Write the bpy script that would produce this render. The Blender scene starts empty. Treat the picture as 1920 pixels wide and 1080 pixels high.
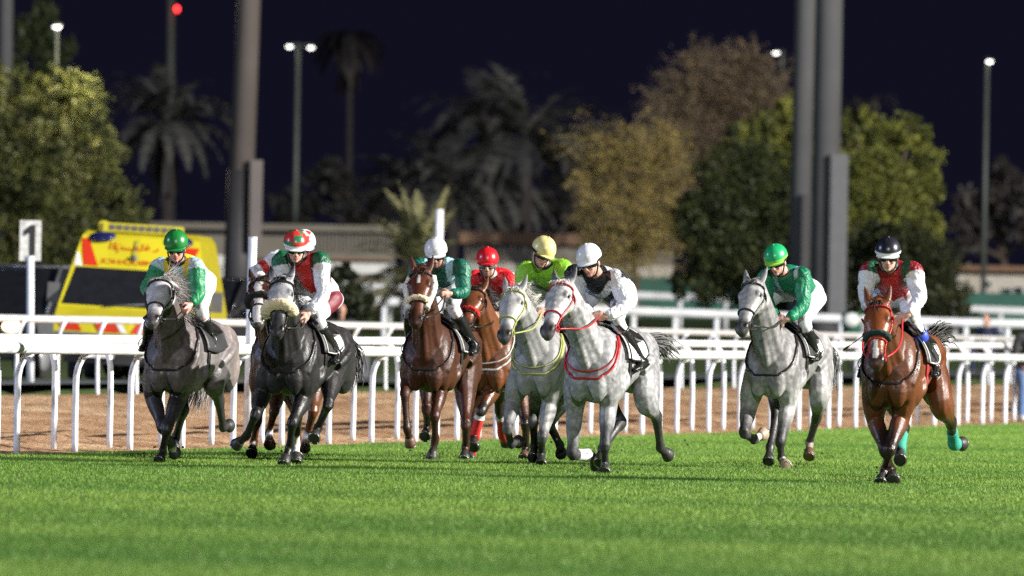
import bpy, bmesh, math, random
import numpy as np
from mathutils import Vector, Matrix
from mathutils.bvhtree import BVHTree
random.seed(7); RNG = np.random.default_rng(7)
SC = bpy.context.scene
COL = SC.collection
R = math.radians

# ------------------------------------------------------------------ camera, night sky, floodlights, exposure
F, H0, CH, TH = 21333.0, 632.0, 1.31, R(1.0)      # 400 mm lens on a 36 mm frame (focal length in 1920-px units), horizon row, lens height, roll
cam = bpy.data.cameras.new('camera'); camo = bpy.data.objects.new('camera', cam); COL.objects.link(camo)
cam.lens, cam.sensor_width, cam.clip_start, cam.clip_end = 400, 36, 1.0, 6000
cam.shift_y = (H0 - 540) / 1920
rt = Vector((math.cos(TH), 0, math.sin(TH))); up = Vector((-math.sin(TH), 0, math.cos(TH)))
camo.matrix_world = Matrix(((rt.x, up.x, 0, 0), (rt.y, up.y, -1, 0), (rt.z, up.z, 0, CH), (0, 0, 0, 1)))
cam.dof.use_dof = True; cam.dof.focus_distance = 111; cam.dof.aperture_fstop = 4.0
SC.camera = camo
wd = bpy.data.worlds.new('World'); SC.world = wd; wd.use_nodes = True
bgn = wd.node_tree.nodes['Background']
bgn.inputs[0].default_value = (0.0054, 0.0050, 0.0135, 1); bgn.inputs[1].default_value = 1.0
SC.view_settings.view_transform = 'Standard'; SC.view_settings.look = 'None'
SC.view_settings.exposure = 0.0; SC.view_settings.gamma = 1.0
SC.cycles.max_bounces = 6; SC.cycles.sample_clamp_direct = 6.0; SC.cycles.sample_clamp_indirect = 4.0; SC.cycles.use_denoising = False
def flood(name, loc, aim, energy, colr, ang, blend, rad=1.2):
    l = bpy.data.lights.new(name, 'SPOT'); l.energy = energy; l.color = colr; l.spot_size = R(ang); l.spot_blend = blend
    l.shadow_soft_size = rad
    o = bpy.data.objects.new(name, l); COL.objects.link(o); o.location = loc
    o.rotation_euler = (Vector(aim) - Vector(loc)).to_track_quat('-Z', 'Y').to_euler()
    return o
# the stadium floodlight banks of the night race: main bank to the right of the straight, a cooler one over the stand at left; the last lamp is an added front fill
flood('floodlight', (150, 100, 66), (0, 118, 0), 4.0e6, (1.0, .96, .89), 160, .3, 1.6)
flood('floodlight', (-140, 108, 50), (0, 118, 0), 3.8e5, (.50, .64, 1.0), 160, .3, 1.6)
flood('floodlight', (10, -80, 62), (0, 125, 0), 6.0e5, (.96, .97, 1.0), 120, .4, 1.6)  # added fill from behind the camera to brighten faces and turf, no actual bank

# ------------------------------------------------------------------ helpers
def W(px, py, Y):                                   # a photograph pixel taken out to depth Y metres
    dx, dy = px - 960, py - H0
    c, s = math.cos(TH), math.sin(TH)
    x, y = dx * c + dy * s, -dx * s + dy * c
    return np.array((x * Y / F, Y, CH - y * Y / F))
def gdepth(px, py, z=0.0):                          # depth at which the ground of height z shows in this pixel
    dx, dy = px - 960, py - H0
    return F * (CH - z) / (-dx * math.sin(TH) + dy * math.cos(TH))
def nrm(v):
    v = np.asarray(v, float); return v / (np.linalg.norm(v) + 1e-12)
def V3(*a): return np.array(a, float)

def link(o, parent=None):
    COL.objects.link(o)
    if parent is not None: o.parent = parent
    return o
def tag(o, label=None, cat=None, group=None, kind=None):
    if label: o['label'] = label
    if cat: o['category'] = cat
    if group: o['group'] = group
    if kind: o['kind'] = kind
    return o
def thing(name, loc, label, cat, group=None):
    o = bpy.data.objects.new(name, None); o.location = loc; o.empty_display_size = .2
    link(o); return tag(o, label, cat, group)
def mk(name, V, Fc, mat, parent=None, org=None, col=None, smooth=True):
    """ONE mesh object from world-space points; org is the thing's base, so that points become local to it"""
    V = np.asarray(V, float).reshape(-1, 3)
    if org is not None: V = V - np.asarray(org, float)
    me = bpy.data.meshes.new(name)
    if isinstance(Fc, np.ndarray):
        k = Fc.shape[1]; n = len(Fc)
        me.vertices.add(len(V)); me.vertices.foreach_set('co', V.ravel())
        me.loops.add(n * k); me.loops.foreach_set('vertex_index', Fc.ravel().astype(np.int32))
        me.polygons.add(n); me.polygons.foreach_set('loop_start', np.arange(0, n * k, k, dtype=np.int32))
        me.update(calc_edges=True)
    else:
        me.from_pydata(V.tolist(), [], [list(f) for f in Fc]); me.update()
    if col is not None:
        c4 = np.ones((len(V), 4)); c4[:, :3] = col
        at = me.color_attributes.new('Col', 'FLOAT_COLOR', 'POINT'); at.data.foreach_set('color', c4.ravel())
    if smooth: me.polygons.foreach_set('use_smooth', [True] * len(me.polygons))
    mats = mat if isinstance(mat, (list, tuple)) else [mat]
    for m in mats: me.materials.append(m)
    o = bpy.data.objects.new(name, me); link(o, parent); return o
def join(parts):
    Vs, Fs, n = [], [], 0
    for v, f in parts:
        v = np.asarray(v, float); Vs.append(v); Fs += [tuple(i + n for i in q) for q in f]; n += len(v)
    return np.vstack(Vs), Fs
def cr(xs, ys, x):
    """smooth interpolation through the points (cubic Hermite)"""
    xs = np.asarray(xs, float); ys = np.asarray(ys, float); x = np.asarray(x, float)
    flat = ys.ndim == 1
    if flat: ys = ys[:, None]
    if len(xs) < 3:
        out = np.stack([np.interp(x, xs, ys[:, k]) for k in range(ys.shape[1])], -1)
        return out[..., 0] if flat else out
    m = np.gradient(ys, xs, axis=0)
    i = np.clip(np.searchsorted(xs, x, side='right') - 1, 0, len(xs) - 2)
    h = (xs[i + 1] - xs[i])[..., None]; t = ((x - xs[i])[..., None]) / h
    t = np.clip(t, 0, 1)
    out = (2*t**3-3*t**2+1)*ys[i] + (t**3-2*t**2+t)*h*m[i] + (-2*t**3+3*t**2)*ys[i+1] + (t**3-t**2)*h*m[i+1]
    return out[..., 0] if flat else out
class Loft:
    """a closed body swept along stations t: centre, side and up directions, half width, half height up / down"""
    def __init__(s, t, c, side, upv, w, hu, hd):
        s.t = np.asarray(t, float); n = len(t); s.c = np.asarray(c, float)
        s.s = np.broadcast_to(np.asarray(side, float), (n, 3)).copy(); s.u = np.broadcast_to(np.asarray(upv, float), (n, 3)).copy()
        s.w, s.hu, s.hd = (np.broadcast_to(np.asarray(k, float), (n,)) for k in (w, hu, hd))
    def pt(s, t, a, off=0.0):
        t = np.asarray(t, float); a = np.asarray(a, float); t, a = np.broadcast_arrays(t, a)
        c = cr(s.t, s.c, t); sd = cr(s.t, s.s, t); u = cr(s.t, s.u, t)
        sd /= np.linalg.norm(sd, axis=-1, keepdims=True); u /= np.linalg.norm(u, axis=-1, keepdims=True)
        w = cr(s.t, s.w, t) + off; h = np.where(np.cos(a) > 0, cr(s.t, s.hu, t), cr(s.t, s.hd, t)) + off
        return c + sd * (w * np.sin(a))[..., None] + u * (h * np.cos(a))[..., None]
    def mesh(s, m=28, n=24):
        ts = np.linspace(s.t[0], s.t[-1], m); an = np.arange(n) * 2 * math.pi / n
        P = s.pt(ts[:, None], an[None, :]).reshape(-1, 3)
        return caprings(P, m, n)
def caprings(P, m, n):
    fs = []
    for i in range(m - 1):
        for j in range(n):
            k = (j + 1) % n; fs.append((i*n+j, i*n+k, (i+1)*n+k, (i+1)*n+j))
    a = len(P); P = np.vstack([P, P[:n].mean(0), P[-n:].mean(0)])
    for j in range(n):
        k = (j + 1) % n; fs.append((a, k, j)); fs.append((a + 1, (m-1)*n+j, (m-1)*n+k))
    return P, fs
def tube(pts, r, ref=(0.3, 0.2, 1), n=10, m=None, ry=None, smooth=True):
    """tube through points, radius r along the direction of ref x tangent and ry across"""
    pts = np.asarray(pts, float); k = len(pts)
    r = np.broadcast_to(np.asarray(r, float), (k,)); ry = r if ry is None else np.broadcast_to(np.asarray(ry, float), (k,))
    d = np.r_[0, np.cumsum(np.linalg.norm(np.diff(pts, axis=0), axis=1) + 1e-9)]
    if m is None: m = max(k, int(k * 2.5)) if k > 2 else 2
    x = np.union1d(np.linspace(0, d[-1], m), d) if smooth else d
    c = cr(d, pts, x) if smooth else pts
    rx = cr(d, r, x) if smooth else r; rz = cr(d, ry, x) if smooth else ry
    tg = np.gradient(c, axis=0); tg /= np.linalg.norm(tg, axis=1, keepdims=True) + 1e-12
    ref = np.asarray(ref, float)
    sd = ref - tg * (tg @ ref)[:, None]
    bad = np.linalg.norm(sd, axis=1) < .05
    if bad.any():
        alt = np.array((1, .1, 0.)); sd[bad] = alt - tg[bad] * (tg[bad] @ alt)[:, None]
    sd /= np.linalg.norm(sd, axis=1, keepdims=True); fw = np.cross(tg, sd)
    an = np.arange(n) * 2 * math.pi / n
    P = c[:, None, :] + sd[:, None, :] * (rx[:, None] * np.cos(an))[..., None] + fw[:, None, :] * (rz[:, None] * np.sin(an))[..., None]
    return caprings(P.reshape(-1, 3), len(x), n)
def ell(c, ax, r, n=14, m=9):
    """ellipsoid, ax = three axis rows"""
    ax = np.asarray(ax, float); P = []
    for i in range(1, m):
        th = math.pi * i / m
        for j in range(n):
            ph = 2 * math.pi * j / n
            P.append((math.sin(th)*math.cos(ph)*r[0], math.sin(th)*math.sin(ph)*r[1], math.cos(th)*r[2]))
    P = np.array(P) @ ax + np.asarray(c)
    V, f = caprings(P, m - 1, n)
    V[-2] = np.asarray(c) + ax[2] * r[2]; V[-1] = np.asarray(c) - ax[2] * r[2]
    return V, f
I3 = np.eye(3)
def box(c, h, ax=I3):
    c = np.asarray(c, float); ax = np.asarray(ax, float)
    V = [c + ax[0]*h[0]*sx + ax[1]*h[1]*sy + ax[2]*h[2]*sz for sx in (-1, 1) for sy in (-1, 1) for sz in (-1, 1)]
    return np.array(V), [(0,1,3,2), (4,6,7,5), (0,4,5,1), (2,3,7,6), (0,2,6,4), (1,5,7,3)]
def remesh(parts, vox, it=5, fac=.5):
    """fuse overlapping closed bodies into one continuous skin"""
    V, Fc = join(parts)
    org = V.mean(0)
    me = bpy.data.meshes.new('tmp'); me.from_pydata((V - org).tolist(), [], Fc); me.update()
    o = bpy.data.objects.new('tmp', me); COL.objects.link(o)
    md = o.modifiers.new('r', 'REMESH'); md.mode = 'VOXEL'; md.voxel_size = vox; md.adaptivity = 0
    if it:
        sm = o.modifiers.new('s', 'SMOOTH'); sm.iterations = it; sm.factor = fac
    ev = o.evaluated_get(bpy.context.evaluated_depsgraph_get()); m2 = ev.to_mesh()
    n = len(m2.vertices); co = np.empty(n * 3); m2.vertices.foreach_get('co', co)
    nl = len(m2.polygons); ls = np.empty(len(m2.loops), np.int32); m2.loops.foreach_get('vertex_index', ls)
    no = np.empty(n * 3); m2.vertices.foreach_get('normal', no)
    fs = ls.reshape(-1, 4) if len(ls) == nl * 4 else [tuple(p.vertices) for p in m2.polygons]
    ev.to_mesh_clear(); bpy.data.objects.remove(o); bpy.data.meshes.remove(me)
    return co.reshape(-1, 3) + org, fs, no.reshape(-1, 3)
def polyproj(P, pts):
    """distance of points to a polyline and the place along it (in segments)"""
    best = np.full(len(P), 1e9); par = np.zeros(len(P))
    for i in range(len(pts) - 1):
        a, b = pts[i], pts[i+1]; d = b - a
        t = np.clip(((P - a) @ d) / (d @ d + 1e-12), 0, 1)
        q = np.linalg.norm(P - a - t[:, None] * d, axis=1)
        k = q < best; best[k] = q[k]; par[k] = i + t[k]
    return best, par
def sstep(a, b, x): t = np.clip((np.asarray(x, float) - a) / (b - a), 0, 1); return t * t * (3 - 2 * t)
def mixc(c, c2, k): return c * (1 - k[:, None]) + np.asarray(c2, float) * k[:, None]
def wob(P, fr, seed, oct=3):
    """cheap smooth noise of points, about -1..1"""
    r = np.random.default_rng(seed); s = np.zeros(len(P)); a = 1.0; tot = 0
    for o in range(oct):
        for _ in range(3):
            k = r.normal(size=3); k *= fr / np.linalg.norm(k); s += a * np.sin(P @ k * 2 * math.pi + r.uniform(0, 6.28)) / 2; tot += a / 2
        fr *= 2.1; a *= .5
    return s / tot * 1.8

# ------------------------------------------------------------------ materials
class NT:
    def __init__(s, name):
        s.m = bpy.data.materials.new(name); s.m.use_nodes = True; s.t = s.m.node_tree; s.n = s.t.nodes
        s.b = s.n['Principled BSDF']; s.out = s.n['Material Output']
    def new(s, ty, **kw):
        x = s.n.new(ty)
        for k, v in kw.items(): setattr(x, k, v)
        return x
    def ln(s, a, b): s.t.links.new(a, b)
    def noise(s, sc, det=4, vec=None, rough=.55, dist=0):
        x = s.new('ShaderNodeTexNoise'); x.inputs['Scale'].default_value = sc; x.inputs['Detail'].default_value = det
        x.inputs['Roughness'].default_value = rough; x.inputs['Distortion'].default_value = dist
        if vec is not None: s.ln(vec, x.inputs['Vector'])
        return x
    def coord(s, scale=(1, 1, 1), which='Object'):
        c = s.new('ShaderNodeTexCoord'); mp = s.new('ShaderNodeMapping'); mp.inputs['Scale'].default_value = scale
        s.ln(c.outputs[which], mp.inputs[0]); return mp.outputs[0]
    def ramp(s, fac, stops):
        r = s.new('ShaderNodeValToRGB'); s.ln(fac, r.inputs[0])
        e = r.color_ramp.elements
        while len(e) < len(stops): e.new(.5)
        for k, (p, c) in zip(e, stops): k.position = p; k.color = (*c, 1) if len(c) == 3 else c
        return r.outputs[0]
    def mul(s, a, b, f=1.0, mode='MULTIPLY'):
        x = s.new('ShaderNodeMix', data_type='RGBA', blend_type=mode); x.inputs[0].default_value = f
        for v, k in ((a, 6), (b, 7)):
            if isinstance(v, tuple): x.inputs[k].default_value = (*v, 1)
            else: s.ln(v, x.inputs[k])
        return x.outputs[2]
    def bump(s, h, st, dist=.01, prev=None):
        x = s.new('ShaderNodeBump'); x.inputs['Strength'].default_value = st; x.inputs['Distance'].default_value = dist
        s.ln(h, x.inputs['Height'])
        if prev is not None: s.ln(prev, x.inputs['Normal'])
        s.ln(x.outputs[0], s.b.inputs['Normal']); return x.outputs[0]
    def vcol(s, name='Col'): return s.new('ShaderNodeVertexColor', layer_name=name).outputs[0]
def mat(name, c, rough=.5, metal=0, var=.12, vs=6.0, bump=0, bs=40., spec=.5, vc=False, stretch=(1, 1, 1), coat=0, bdist=.01):
    t = NT(name); b = t.b; v = t.coord(stretch)
    n = t.noise(vs, 5, v)
    lo, hi = 1 - var, 1 + var
    k = t.ramp(n.outputs['Fac'], [(.3, (lo, lo, lo)), (.7, (hi, hi, hi))])
    t.ln(t.mul(t.vcol() if vc else tuple(c), k), b.inputs['Base Color'])
    b.inputs['Roughness'].default_value = rough; b.inputs['Metallic'].default_value = metal
    b.inputs['Specular IOR Level'].default_value = spec; b.inputs['Coat Weight'].default_value = coat
    if bump: t.bump(t.noise(bs, 4, v).outputs['Fac'], bump, bdist)
    return t.m
def emis(name, c, st):
    t = NT(name); t.b.inputs['Base Color'].default_value = (*c, 1); t.b.inputs['Emission Color'].default_value = (*c, 1)
    t.b.inputs['Emission Strength'].default_value = st; return t.m
def coatmat(name, dapple, rough, spec=.45, sheen=.0, dap_scale=17., bumpy=.35):
    """short hair over skin: pigment from the body's own colour layer, dapples on greys, sweat gloss, fine vein and muscle relief"""
    t = NT(name); v = t.coord()
    base = t.vcol()
    if dapple:
        vo = t.new('ShaderNodeTexVoronoi', feature='SMOOTH_F1'); vo.inputs['Scale'].default_value = dap_scale
        vo.inputs['Smoothness'].default_value = .6
        w = t.noise(6, 3, v); mx = t.new('ShaderNodeMix', data_type='VECTOR'); mx.inputs[0].default_value = .06
        t.ln(v, mx.inputs[4]); t.ln(w.outputs['Color'], mx.inputs[5]); t.ln(mx.outputs[1], vo.inputs['Vector'])
        d = t.ramp(vo.outputs['Distance'], [(.18, (1.12, 1.12, 1.12)), (.62, (1 - dapple, 1 - dapple, 1 - dapple * .96))])
        base = t.mul(base, d)
    k = t.ramp(t.noise(4.5, 6, v).outputs['Fac'], [(.3, (.78, .78, .79)), (.7, (1.18, 1.17, 1.16))])
    base = t.mul(base, k)
    fl = t.ramp(t.noise(70, 3, v).outputs['Fac'], [(.35, (.88, .88, .88)), (.65, (1.1, 1.1, 1.1))])
    t.ln(t.mul(base, fl), t.b.inputs['Base Color'])
    rr = t.ramp(t.noise(3.2, 4, v).outputs['Fac'], [(.35, (rough - .1,) * 3), (.65, (rough + .14,) * 3)])
    t.ln(rr, t.b.inputs['Roughness']); t.b.inputs['Specular IOR Level'].default_value = spec
    t.b.inputs['Sheen Weight'].default_value = sheen
    b0 = t.bump(t.noise(9, 4, v, .6, 1.2).outputs['Fac'], bumpy, .02)
    b1 = t.bump(t.noise(30, 5, v, .65, 2.2).outputs['Fac'], .30, .008, b0)
    t.bump(t.noise(120, 2, t.coord((1, 1, .35))).outputs['Fac'], .16, .004, b1)
    return t.m
M = {}
M['white_rail'] = mat('white_rail', (.70, .71, .73), .42, var=.17, vs=2.4, bump=.1, bs=30)
M['white_post'] = mat('white_post', (.70, .72, .77), .42, var=.18, vs=6, bump=.1, bs=30)
M['rubber'] = mat('rubber', (.09, .09, .095), .6)
M['leather'] = mat('leather', (.016, .014, .014), .33, bump=.25, bs=70)
M['tan_leather'] = mat('tan_leather', (.32, .11, .04), .45, bump=.2)
M['red_tack'] = mat('red_tack', (.42, .015, .022), .4, bump=.2)
M['lime_tack'] = mat('lime_tack', (.33, .35, .10), .45, bump=.2)
M['white_tack'] = mat('white_tack', (.62, .61, .58), .55, bump=.2)
M['steel'] = mat('steel', (.5, .5, .5), .25, 1)
M['eye'] = mat('eye', (.008, .006, .005), .06, spec=.8)
M['hoof_dark'] = mat('hoof_dark', (.022, .02, .019), .5, bump=.3, bs=60)
M['hoof_pale'] = mat('hoof_pale', (.30, .22, .16), .5, bump=.3, bs=60)
M['hoof_brown'] = mat('hoof_brown', (.10, .05, .03), .5, bump=.3, bs=60)
M['black_cloth'] = mat('black_cloth', (.013, .013, .015), .55, bump=.35, bs=22)
M['white_cloth'] = mat('white_cloth', (.72, .72, .72), .7, bump=.3, bs=24)
M['vc_silk'] = None
def silkmat():
    t = NT('racing_silk'); v = t.coord()
    t.ln(t.vcol(), t.b.inputs['Base Color']); t.b.inputs['Roughness'].default_value = .42
    t.b.inputs['Specular IOR Level'].default_value = .4; t.b.inputs['Sheen Weight'].default_value = .0
    b0 = t.bump(t.noise(7, 3, v, .5, 3.0).outputs['Fac'], .7, .035)
    b1 = t.bump(t.noise(20, 2, t.coord((1, 1, .35)), .5, 1.5).outputs['Fac'], .22, .012, b0)
    t.bump(t.noise(420, 2, v).outputs['Fac'], .12, .002, b1); return t.m
M['silk'] = silkmat()
M['breeches'] = mat('breeches_cloth', (.72, .72, .74), .55, var=.05, bump=.4, bs=12, vc=True)
M['boot'] = mat('boot_leather', (.012, .012, .013), .22, bump=.4, bs=20)
M['skin'] = mat('skin', (.5, .3, .22), .5, var=.08, vs=30, vc=True, bump=.1, bs=120)
M['helmet'] = mat('helmet_cover', (1, 1, 1), .3, var=.04, vc=True, bump=.12, bs=14)
M['visor'] = mat('visor_plastic', (.01, .01, .012), .1, spec=.7)
M['grey_lens'] = mat('grey_lens', (.11, .12, .13), .08, spec=.8)
def hairmat(name, c):
    t = NT(name); v = t.coord((1, 1, 1))
    k = t.ramp(t.noise(40, 3, v).outputs['Fac'], [(.3, (.55, .55, .55)), (.7, (1.35, 1.35, 1.35))])
    t.ln(t.mul(tuple(c), k), t.b.inputs['Base Color']); t.b.inputs['Roughness'].default_value = .5; return t.m
def fleecemat(name, c):
    t = NT(name); v = t.coord()
    n = t.noise(55, 4, v)
    k = t.ramp(n.outputs['Fac'], [(.3, (.72, .72, .72)), (.7, (1.1, 1.1, 1.1))])
    t.ln(t.mul(tuple(c), k), t.b.inputs['Base Color']); t.b.inputs['Roughness'].default_value = .95
    t.bump(n.outputs['Fac'], .9, .012); return t.m
M['fleece_cream'] = fleecemat('cream_fleece', (.74, .60, .40))
M['fleece_white'] = fleecemat('white_fleece', (.66, .63, .57))
M['fleece_green'] = fleecemat('green_fleece', (.012, .04, .04))
M['fleece_red'] = fleecemat('red_fleece', (.55, .02, .015))
M['fleece_black'] = fleecemat('black_fleece', (.013, .012, .013))
M['band_green'] = mat('green_bandage', (.015, .25, .18), .7, bump=.5, bs=50)
M['band_red'] = mat('red_bandage', (.55, .02, .02), .6, bump=.4, bs=50)
M['band_white'] = mat('white_bandage', (.52, .51, .49), .7, bump=.5, bs=50)
def text_mesh(s, size, mirror=False, depth=0.0, bold=0.0):
    cu = bpy.data.curves.new('t', 'FONT'); cu.body = s; cu.size = size; cu.align_x = 'CENTER'; cu.align_y = 'CENTER'; cu.extrude = depth; cu.offset = bold; cu.resolution_u = 3
    o = bpy.data.objects.new('t', cu); COL.objects.link(o)
    ev = o.evaluated_get(bpy.context.evaluated_depsgraph_get()); me = ev.to_mesh()
    V = np.array([v.co[:] for v in me.vertices]).reshape(-1, 3); Fc = [tuple(p.vertices) for p in me.polygons]
    ev.to_mesh_clear(); bpy.data.objects.remove(o); bpy.data.curves.remove(cu)
    if mirror and len(V): V[:, 0] *= -1; Fc = [f[::-1] for f in Fc]
    return V, Fc
# ------------------------------------------------------------------ ground: turf, sand track, infield
def Apt(p): return V3(-5.27 + 13.6 * p / 72, 117 + p, 0)                    # turf edge along the running rail
def third(X): return 165 + (X + 7.4) * 65 / 16.4                            # depth of the far rail of the sand track
def z3(X): return .33 + .15 * np.clip((X + 7.4) / 16.4, -.5, 1.3)
def infz(X, Y):
    y3 = third(np.clip(X, -30, 14)); z = np.interp(Y, [150, 240, 270, 300, 335, 365, 450, 900, 2500], [.36, .62, .86, 1.15, 1.6, 2.05, 2.6, 5, 9])
    return np.where(Y < y3, -.4, np.maximum(z, z3(X)))
def groundmat(name, stops, fine, rough=.95, st=(1, 1, 1), bump=.5, bd=.03, sc=.5):
    t = NT(name); v = t.coord(st)
    a = t.ramp(t.noise(sc, 6, v, .65).outputs['Fac'], stops)
    k = t.ramp(t.noise(fine, 5, v, .7).outputs['Fac'], [(.3, (.66, .66, .66)), (.7, (1.28, 1.28, 1.28))])
    t.ln(t.mul(a, k), t.b.inputs['Base Color']); t.b.inputs['Roughness'].default_value = rough; t.b.inputs['Specular IOR Level'].default_value = .2
    t.bump(t.noise(fine * .6, 6, v, .7).outputs['Fac'], bump, bd); return t.m
mk('turf', [(-60, -30, 0), (60, -30, 0), (60, 420, 0), (-60, 420, 0)], [(0, 1, 2, 3)], groundmat('turf_soil', [(.3, (.045, .115, .013)), (.7, (.07, .15, .019))], 14), smooth=False)['kind'] = 'structure'
# sand: a ramp from the rail up to the far rail, raked and hoof-marked
g = []; ps = np.linspace(-110, 150, 261); qs = np.linspace(0, 1, 41); rg = np.random.default_rng(3)
for p in ps:
    a = Apt(p); bx = -7.4 + 16.4 * p / 72; b = V3(bx, third(bx), 0)
    for q in qs:
        w = a + (b - a) * q; w[2] = .006 + float(z3(w[0])) * q ** 1.1; g.append(w)
g = np.array(g); lane = np.tile(qs, len(ps))
g[:, 2] += np.where((lane > .03) & (lane < .98), .022 * np.sin(lane * 75 + wob(g, .05, 4) * 3) + .03 * wob(g, .3, 2, 4) * 1.0, 0)
n2 = len(qs)
fq = np.array([(i*n2+j, (i+1)*n2+j, (i+1)*n2+j+1, i*n2+j+1) for i in range(len(ps)-1) for j in range(n2-1)])
def sandmat():
    t = NT('raked_sand'); v = t.coord((1, .12, 1))
    a = t.ramp(t.noise(1.0, 9, t.coord((.22, .30, 1)), .74).outputs['Fac'], [(.30, (.21, .11, .055)), (.5, (.40, .24, .135)), (.68, (.60, .44, .275))])
    k = t.ramp(t.noise(7, 6, t.coord((1, .25, 1)), .75).outputs['Fac'], [(.36, (.52, .50, .48)), (.5, (1, 1, 1)), (.7, (1.15, 1.15, 1.15))])
    t.ln(t.mul(a, k), t.b.inputs['Base Color']); t.b.inputs['Roughness'].default_value = .95; t.b.inputs['Specular IOR Level'].default_value = .15
    t.bump(t.noise(5, 8, v, .75).outputs['Fac'], .8, .06); return t.m
tag(mk('sand_track', g, fq, sandmat()), kind='structure')
xs = np.r_[np.linspace(-260, -45, 20), np.linspace(-40, 40, 60), np.linspace(45, 260, 20)]; ys = np.r_[np.linspace(10, 145, 28), np.linspace(150, 480, 110), np.linspace(500, 2500, 25)]
XX, YY = np.meshgrid(xs, ys); ZZ = infz(XX, YY) + .05 * wob(np.c_[XX.ravel(), YY.ravel(), 0 * XX.ravel()], .04, 6).reshape(XX.shape)
nx = len(xs)
mk('infield_grass', np.c_[XX.ravel(), YY.ravel(), ZZ.ravel()], np.array([(i*nx+j, i*nx+j+1, (i+1)*nx+j+1, (i+1)*nx+j) for i in range(len(ys)-1) for j in range(nx-1)]),
   groundmat('infield_turf', [(.3, (.03, .055, .014)), (.5, (.05, .085, .02)), (.72, (.085, .08, .04))], 6, sc=.12))['kind'] = 'structure'
# a service road behind the sand
rp = []
for X in np.linspace(-45, 45, 60):
    for k in range(6): Y = third(np.clip(X, -30, 14)) + 1.2 + k * 2.4; rp.append((X, Y, float(infz(np.array(X), np.array(Y))) + .05 + .03))
tag(mk('service_road', rp, [(i*6+j, (i+1)*6+j, (i+1)*6+j+1, i*6+j+1) for i in range(59) for j in range(5)], groundmat('worn_tarmac', [(.3, (.07, .078, .082)), (.7, (.12, .13, .135))], 5)), kind='structure')
# ---- grass blades on the turf, one object nobody could count
def grass():
    r = np.random.default_rng(11); pts = []
    n = 1500000; m = int(n * 1.55)
    Y = 54 + (200 - 54) * r.random(m) ** .9; hw = .0455 * Y + 1.0
    X = (r.random(m) * 2 - 1) * hw
    edge = -5.27 + (Y - 117) * 13.6 / 72 + .12 + .10 * np.sin(Y * 1.7) + .06 * np.sin(Y * 5.1)
    ok = X > edge; X, Y = X[ok][:n], Y[ok][:n]; n = len(X)
    # lighter and darker bands across the straight, darker towards the camera, tufts, and a few pale dry blades
    s1 = np.sin(Y * .46 + X * .35) + .6 * np.sin(Y * .21 + 1.3 - X * .3) + .45 * np.sin(Y * 1.15 + .6 * X); patch = wob(np.c_[X * .4, Y * .30, 0 * X], .5, 5, 2)
    depth_tone = np.interp(Y, [54, 64, 74, 84, 100, 125, 200], [.40, .44, .54, .70, .62, .55, .55])
    h = r.gamma(8, .0020, n) * (1 + .18 * patch) * np.interp(Y, [55, 80, 120, 200], [.75, .95, 1.1, 1.5]); h = np.clip(h, .006, .055)
    wd = r.uniform(.0018, .0036, n) * np.interp(Y, [55, 110, 200], [1.15, 1.35, 2.2])
    a = r.random(n) * math.pi; lean = r.normal(0, .55, (n, 2)) * h[:, None]
    dx, dy = np.cos(a) * wd, np.sin(a) * wd * .6
    P = np.empty((n, 3, 3)); z0 = np.zeros(n)
    P[:, 0] = np.c_[X - dx, Y - dy, z0]; P[:, 1] = np.c_[X + dx, Y + dy, z0]; P[:, 2] = np.c_[X + lean[:, 0], Y + lean[:, 1], h * 1.15]
    tri = np.arange(n * 3).reshape(-1, 3)
    hue = r.random(n); c = np.empty((n, 3))
    alt = np.array((.195, .322, .048)); dk = np.array((.068, .18, .021)); pale = np.array((.46, .52, .22))
    mixv = np.clip(depth_tone + .13 * patch + np.interp(Y, [60, 90, 110], [.33, .20, .16]) * s1 + r.normal(0, .11, n), 0, 1)[:, None]
    c = dk * (1 - mixv) + alt * mixv
    pk = (hue > .955)[:, None]; c = np.where(pk, pale * r.uniform(.6, 1.1, (n, 1)), c)
    t = NT('grass_blades'); t.ln(t.vcol(), t.b.inputs['Base Color']); t.b.inputs['Roughness'].default_value = .6; t.b.inputs['Specular IOR Level'].default_value = .25
    return mk('grass', P.reshape(-1, 3), tri, t.m, None, None, np.repeat(c, 3, 0), smooth=False)
tag(grass(), 'mown green race track grass in the foreground', kind='stuff')
def clods():
    r = np.random.default_rng(77); P = []
    for x, y in ((1128, 885), (1470, 875), (1660, 900), (540, 868), (310, 862), (812, 860), (1015, 870), (1250, 855), (1520, 855), (1800, 832), (430, 805)):
        Y = gdepth(x, y + 6)
        for _ in range(9):
            c = W(x + r.normal() * 26, y, Y) + V3(0, r.uniform(-.3, 1.2), 0); c[2] = abs(r.normal()) * .10 + .012; q = r.uniform(.005, .016); v, f = ell(c, I3, (q * r.uniform(.7, 1.5), q, q * .7), 6, 4); P.append((v + r.normal(size=v.shape) * q * .22, f))
    return mk('turf_clods', *join(P), mat('loose_soil', (.05, .045, .022), .95, var=.4, vs=60))
tag(clods(), 'small dark clods of turf thrown up round the hooves', kind='stuff')
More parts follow.
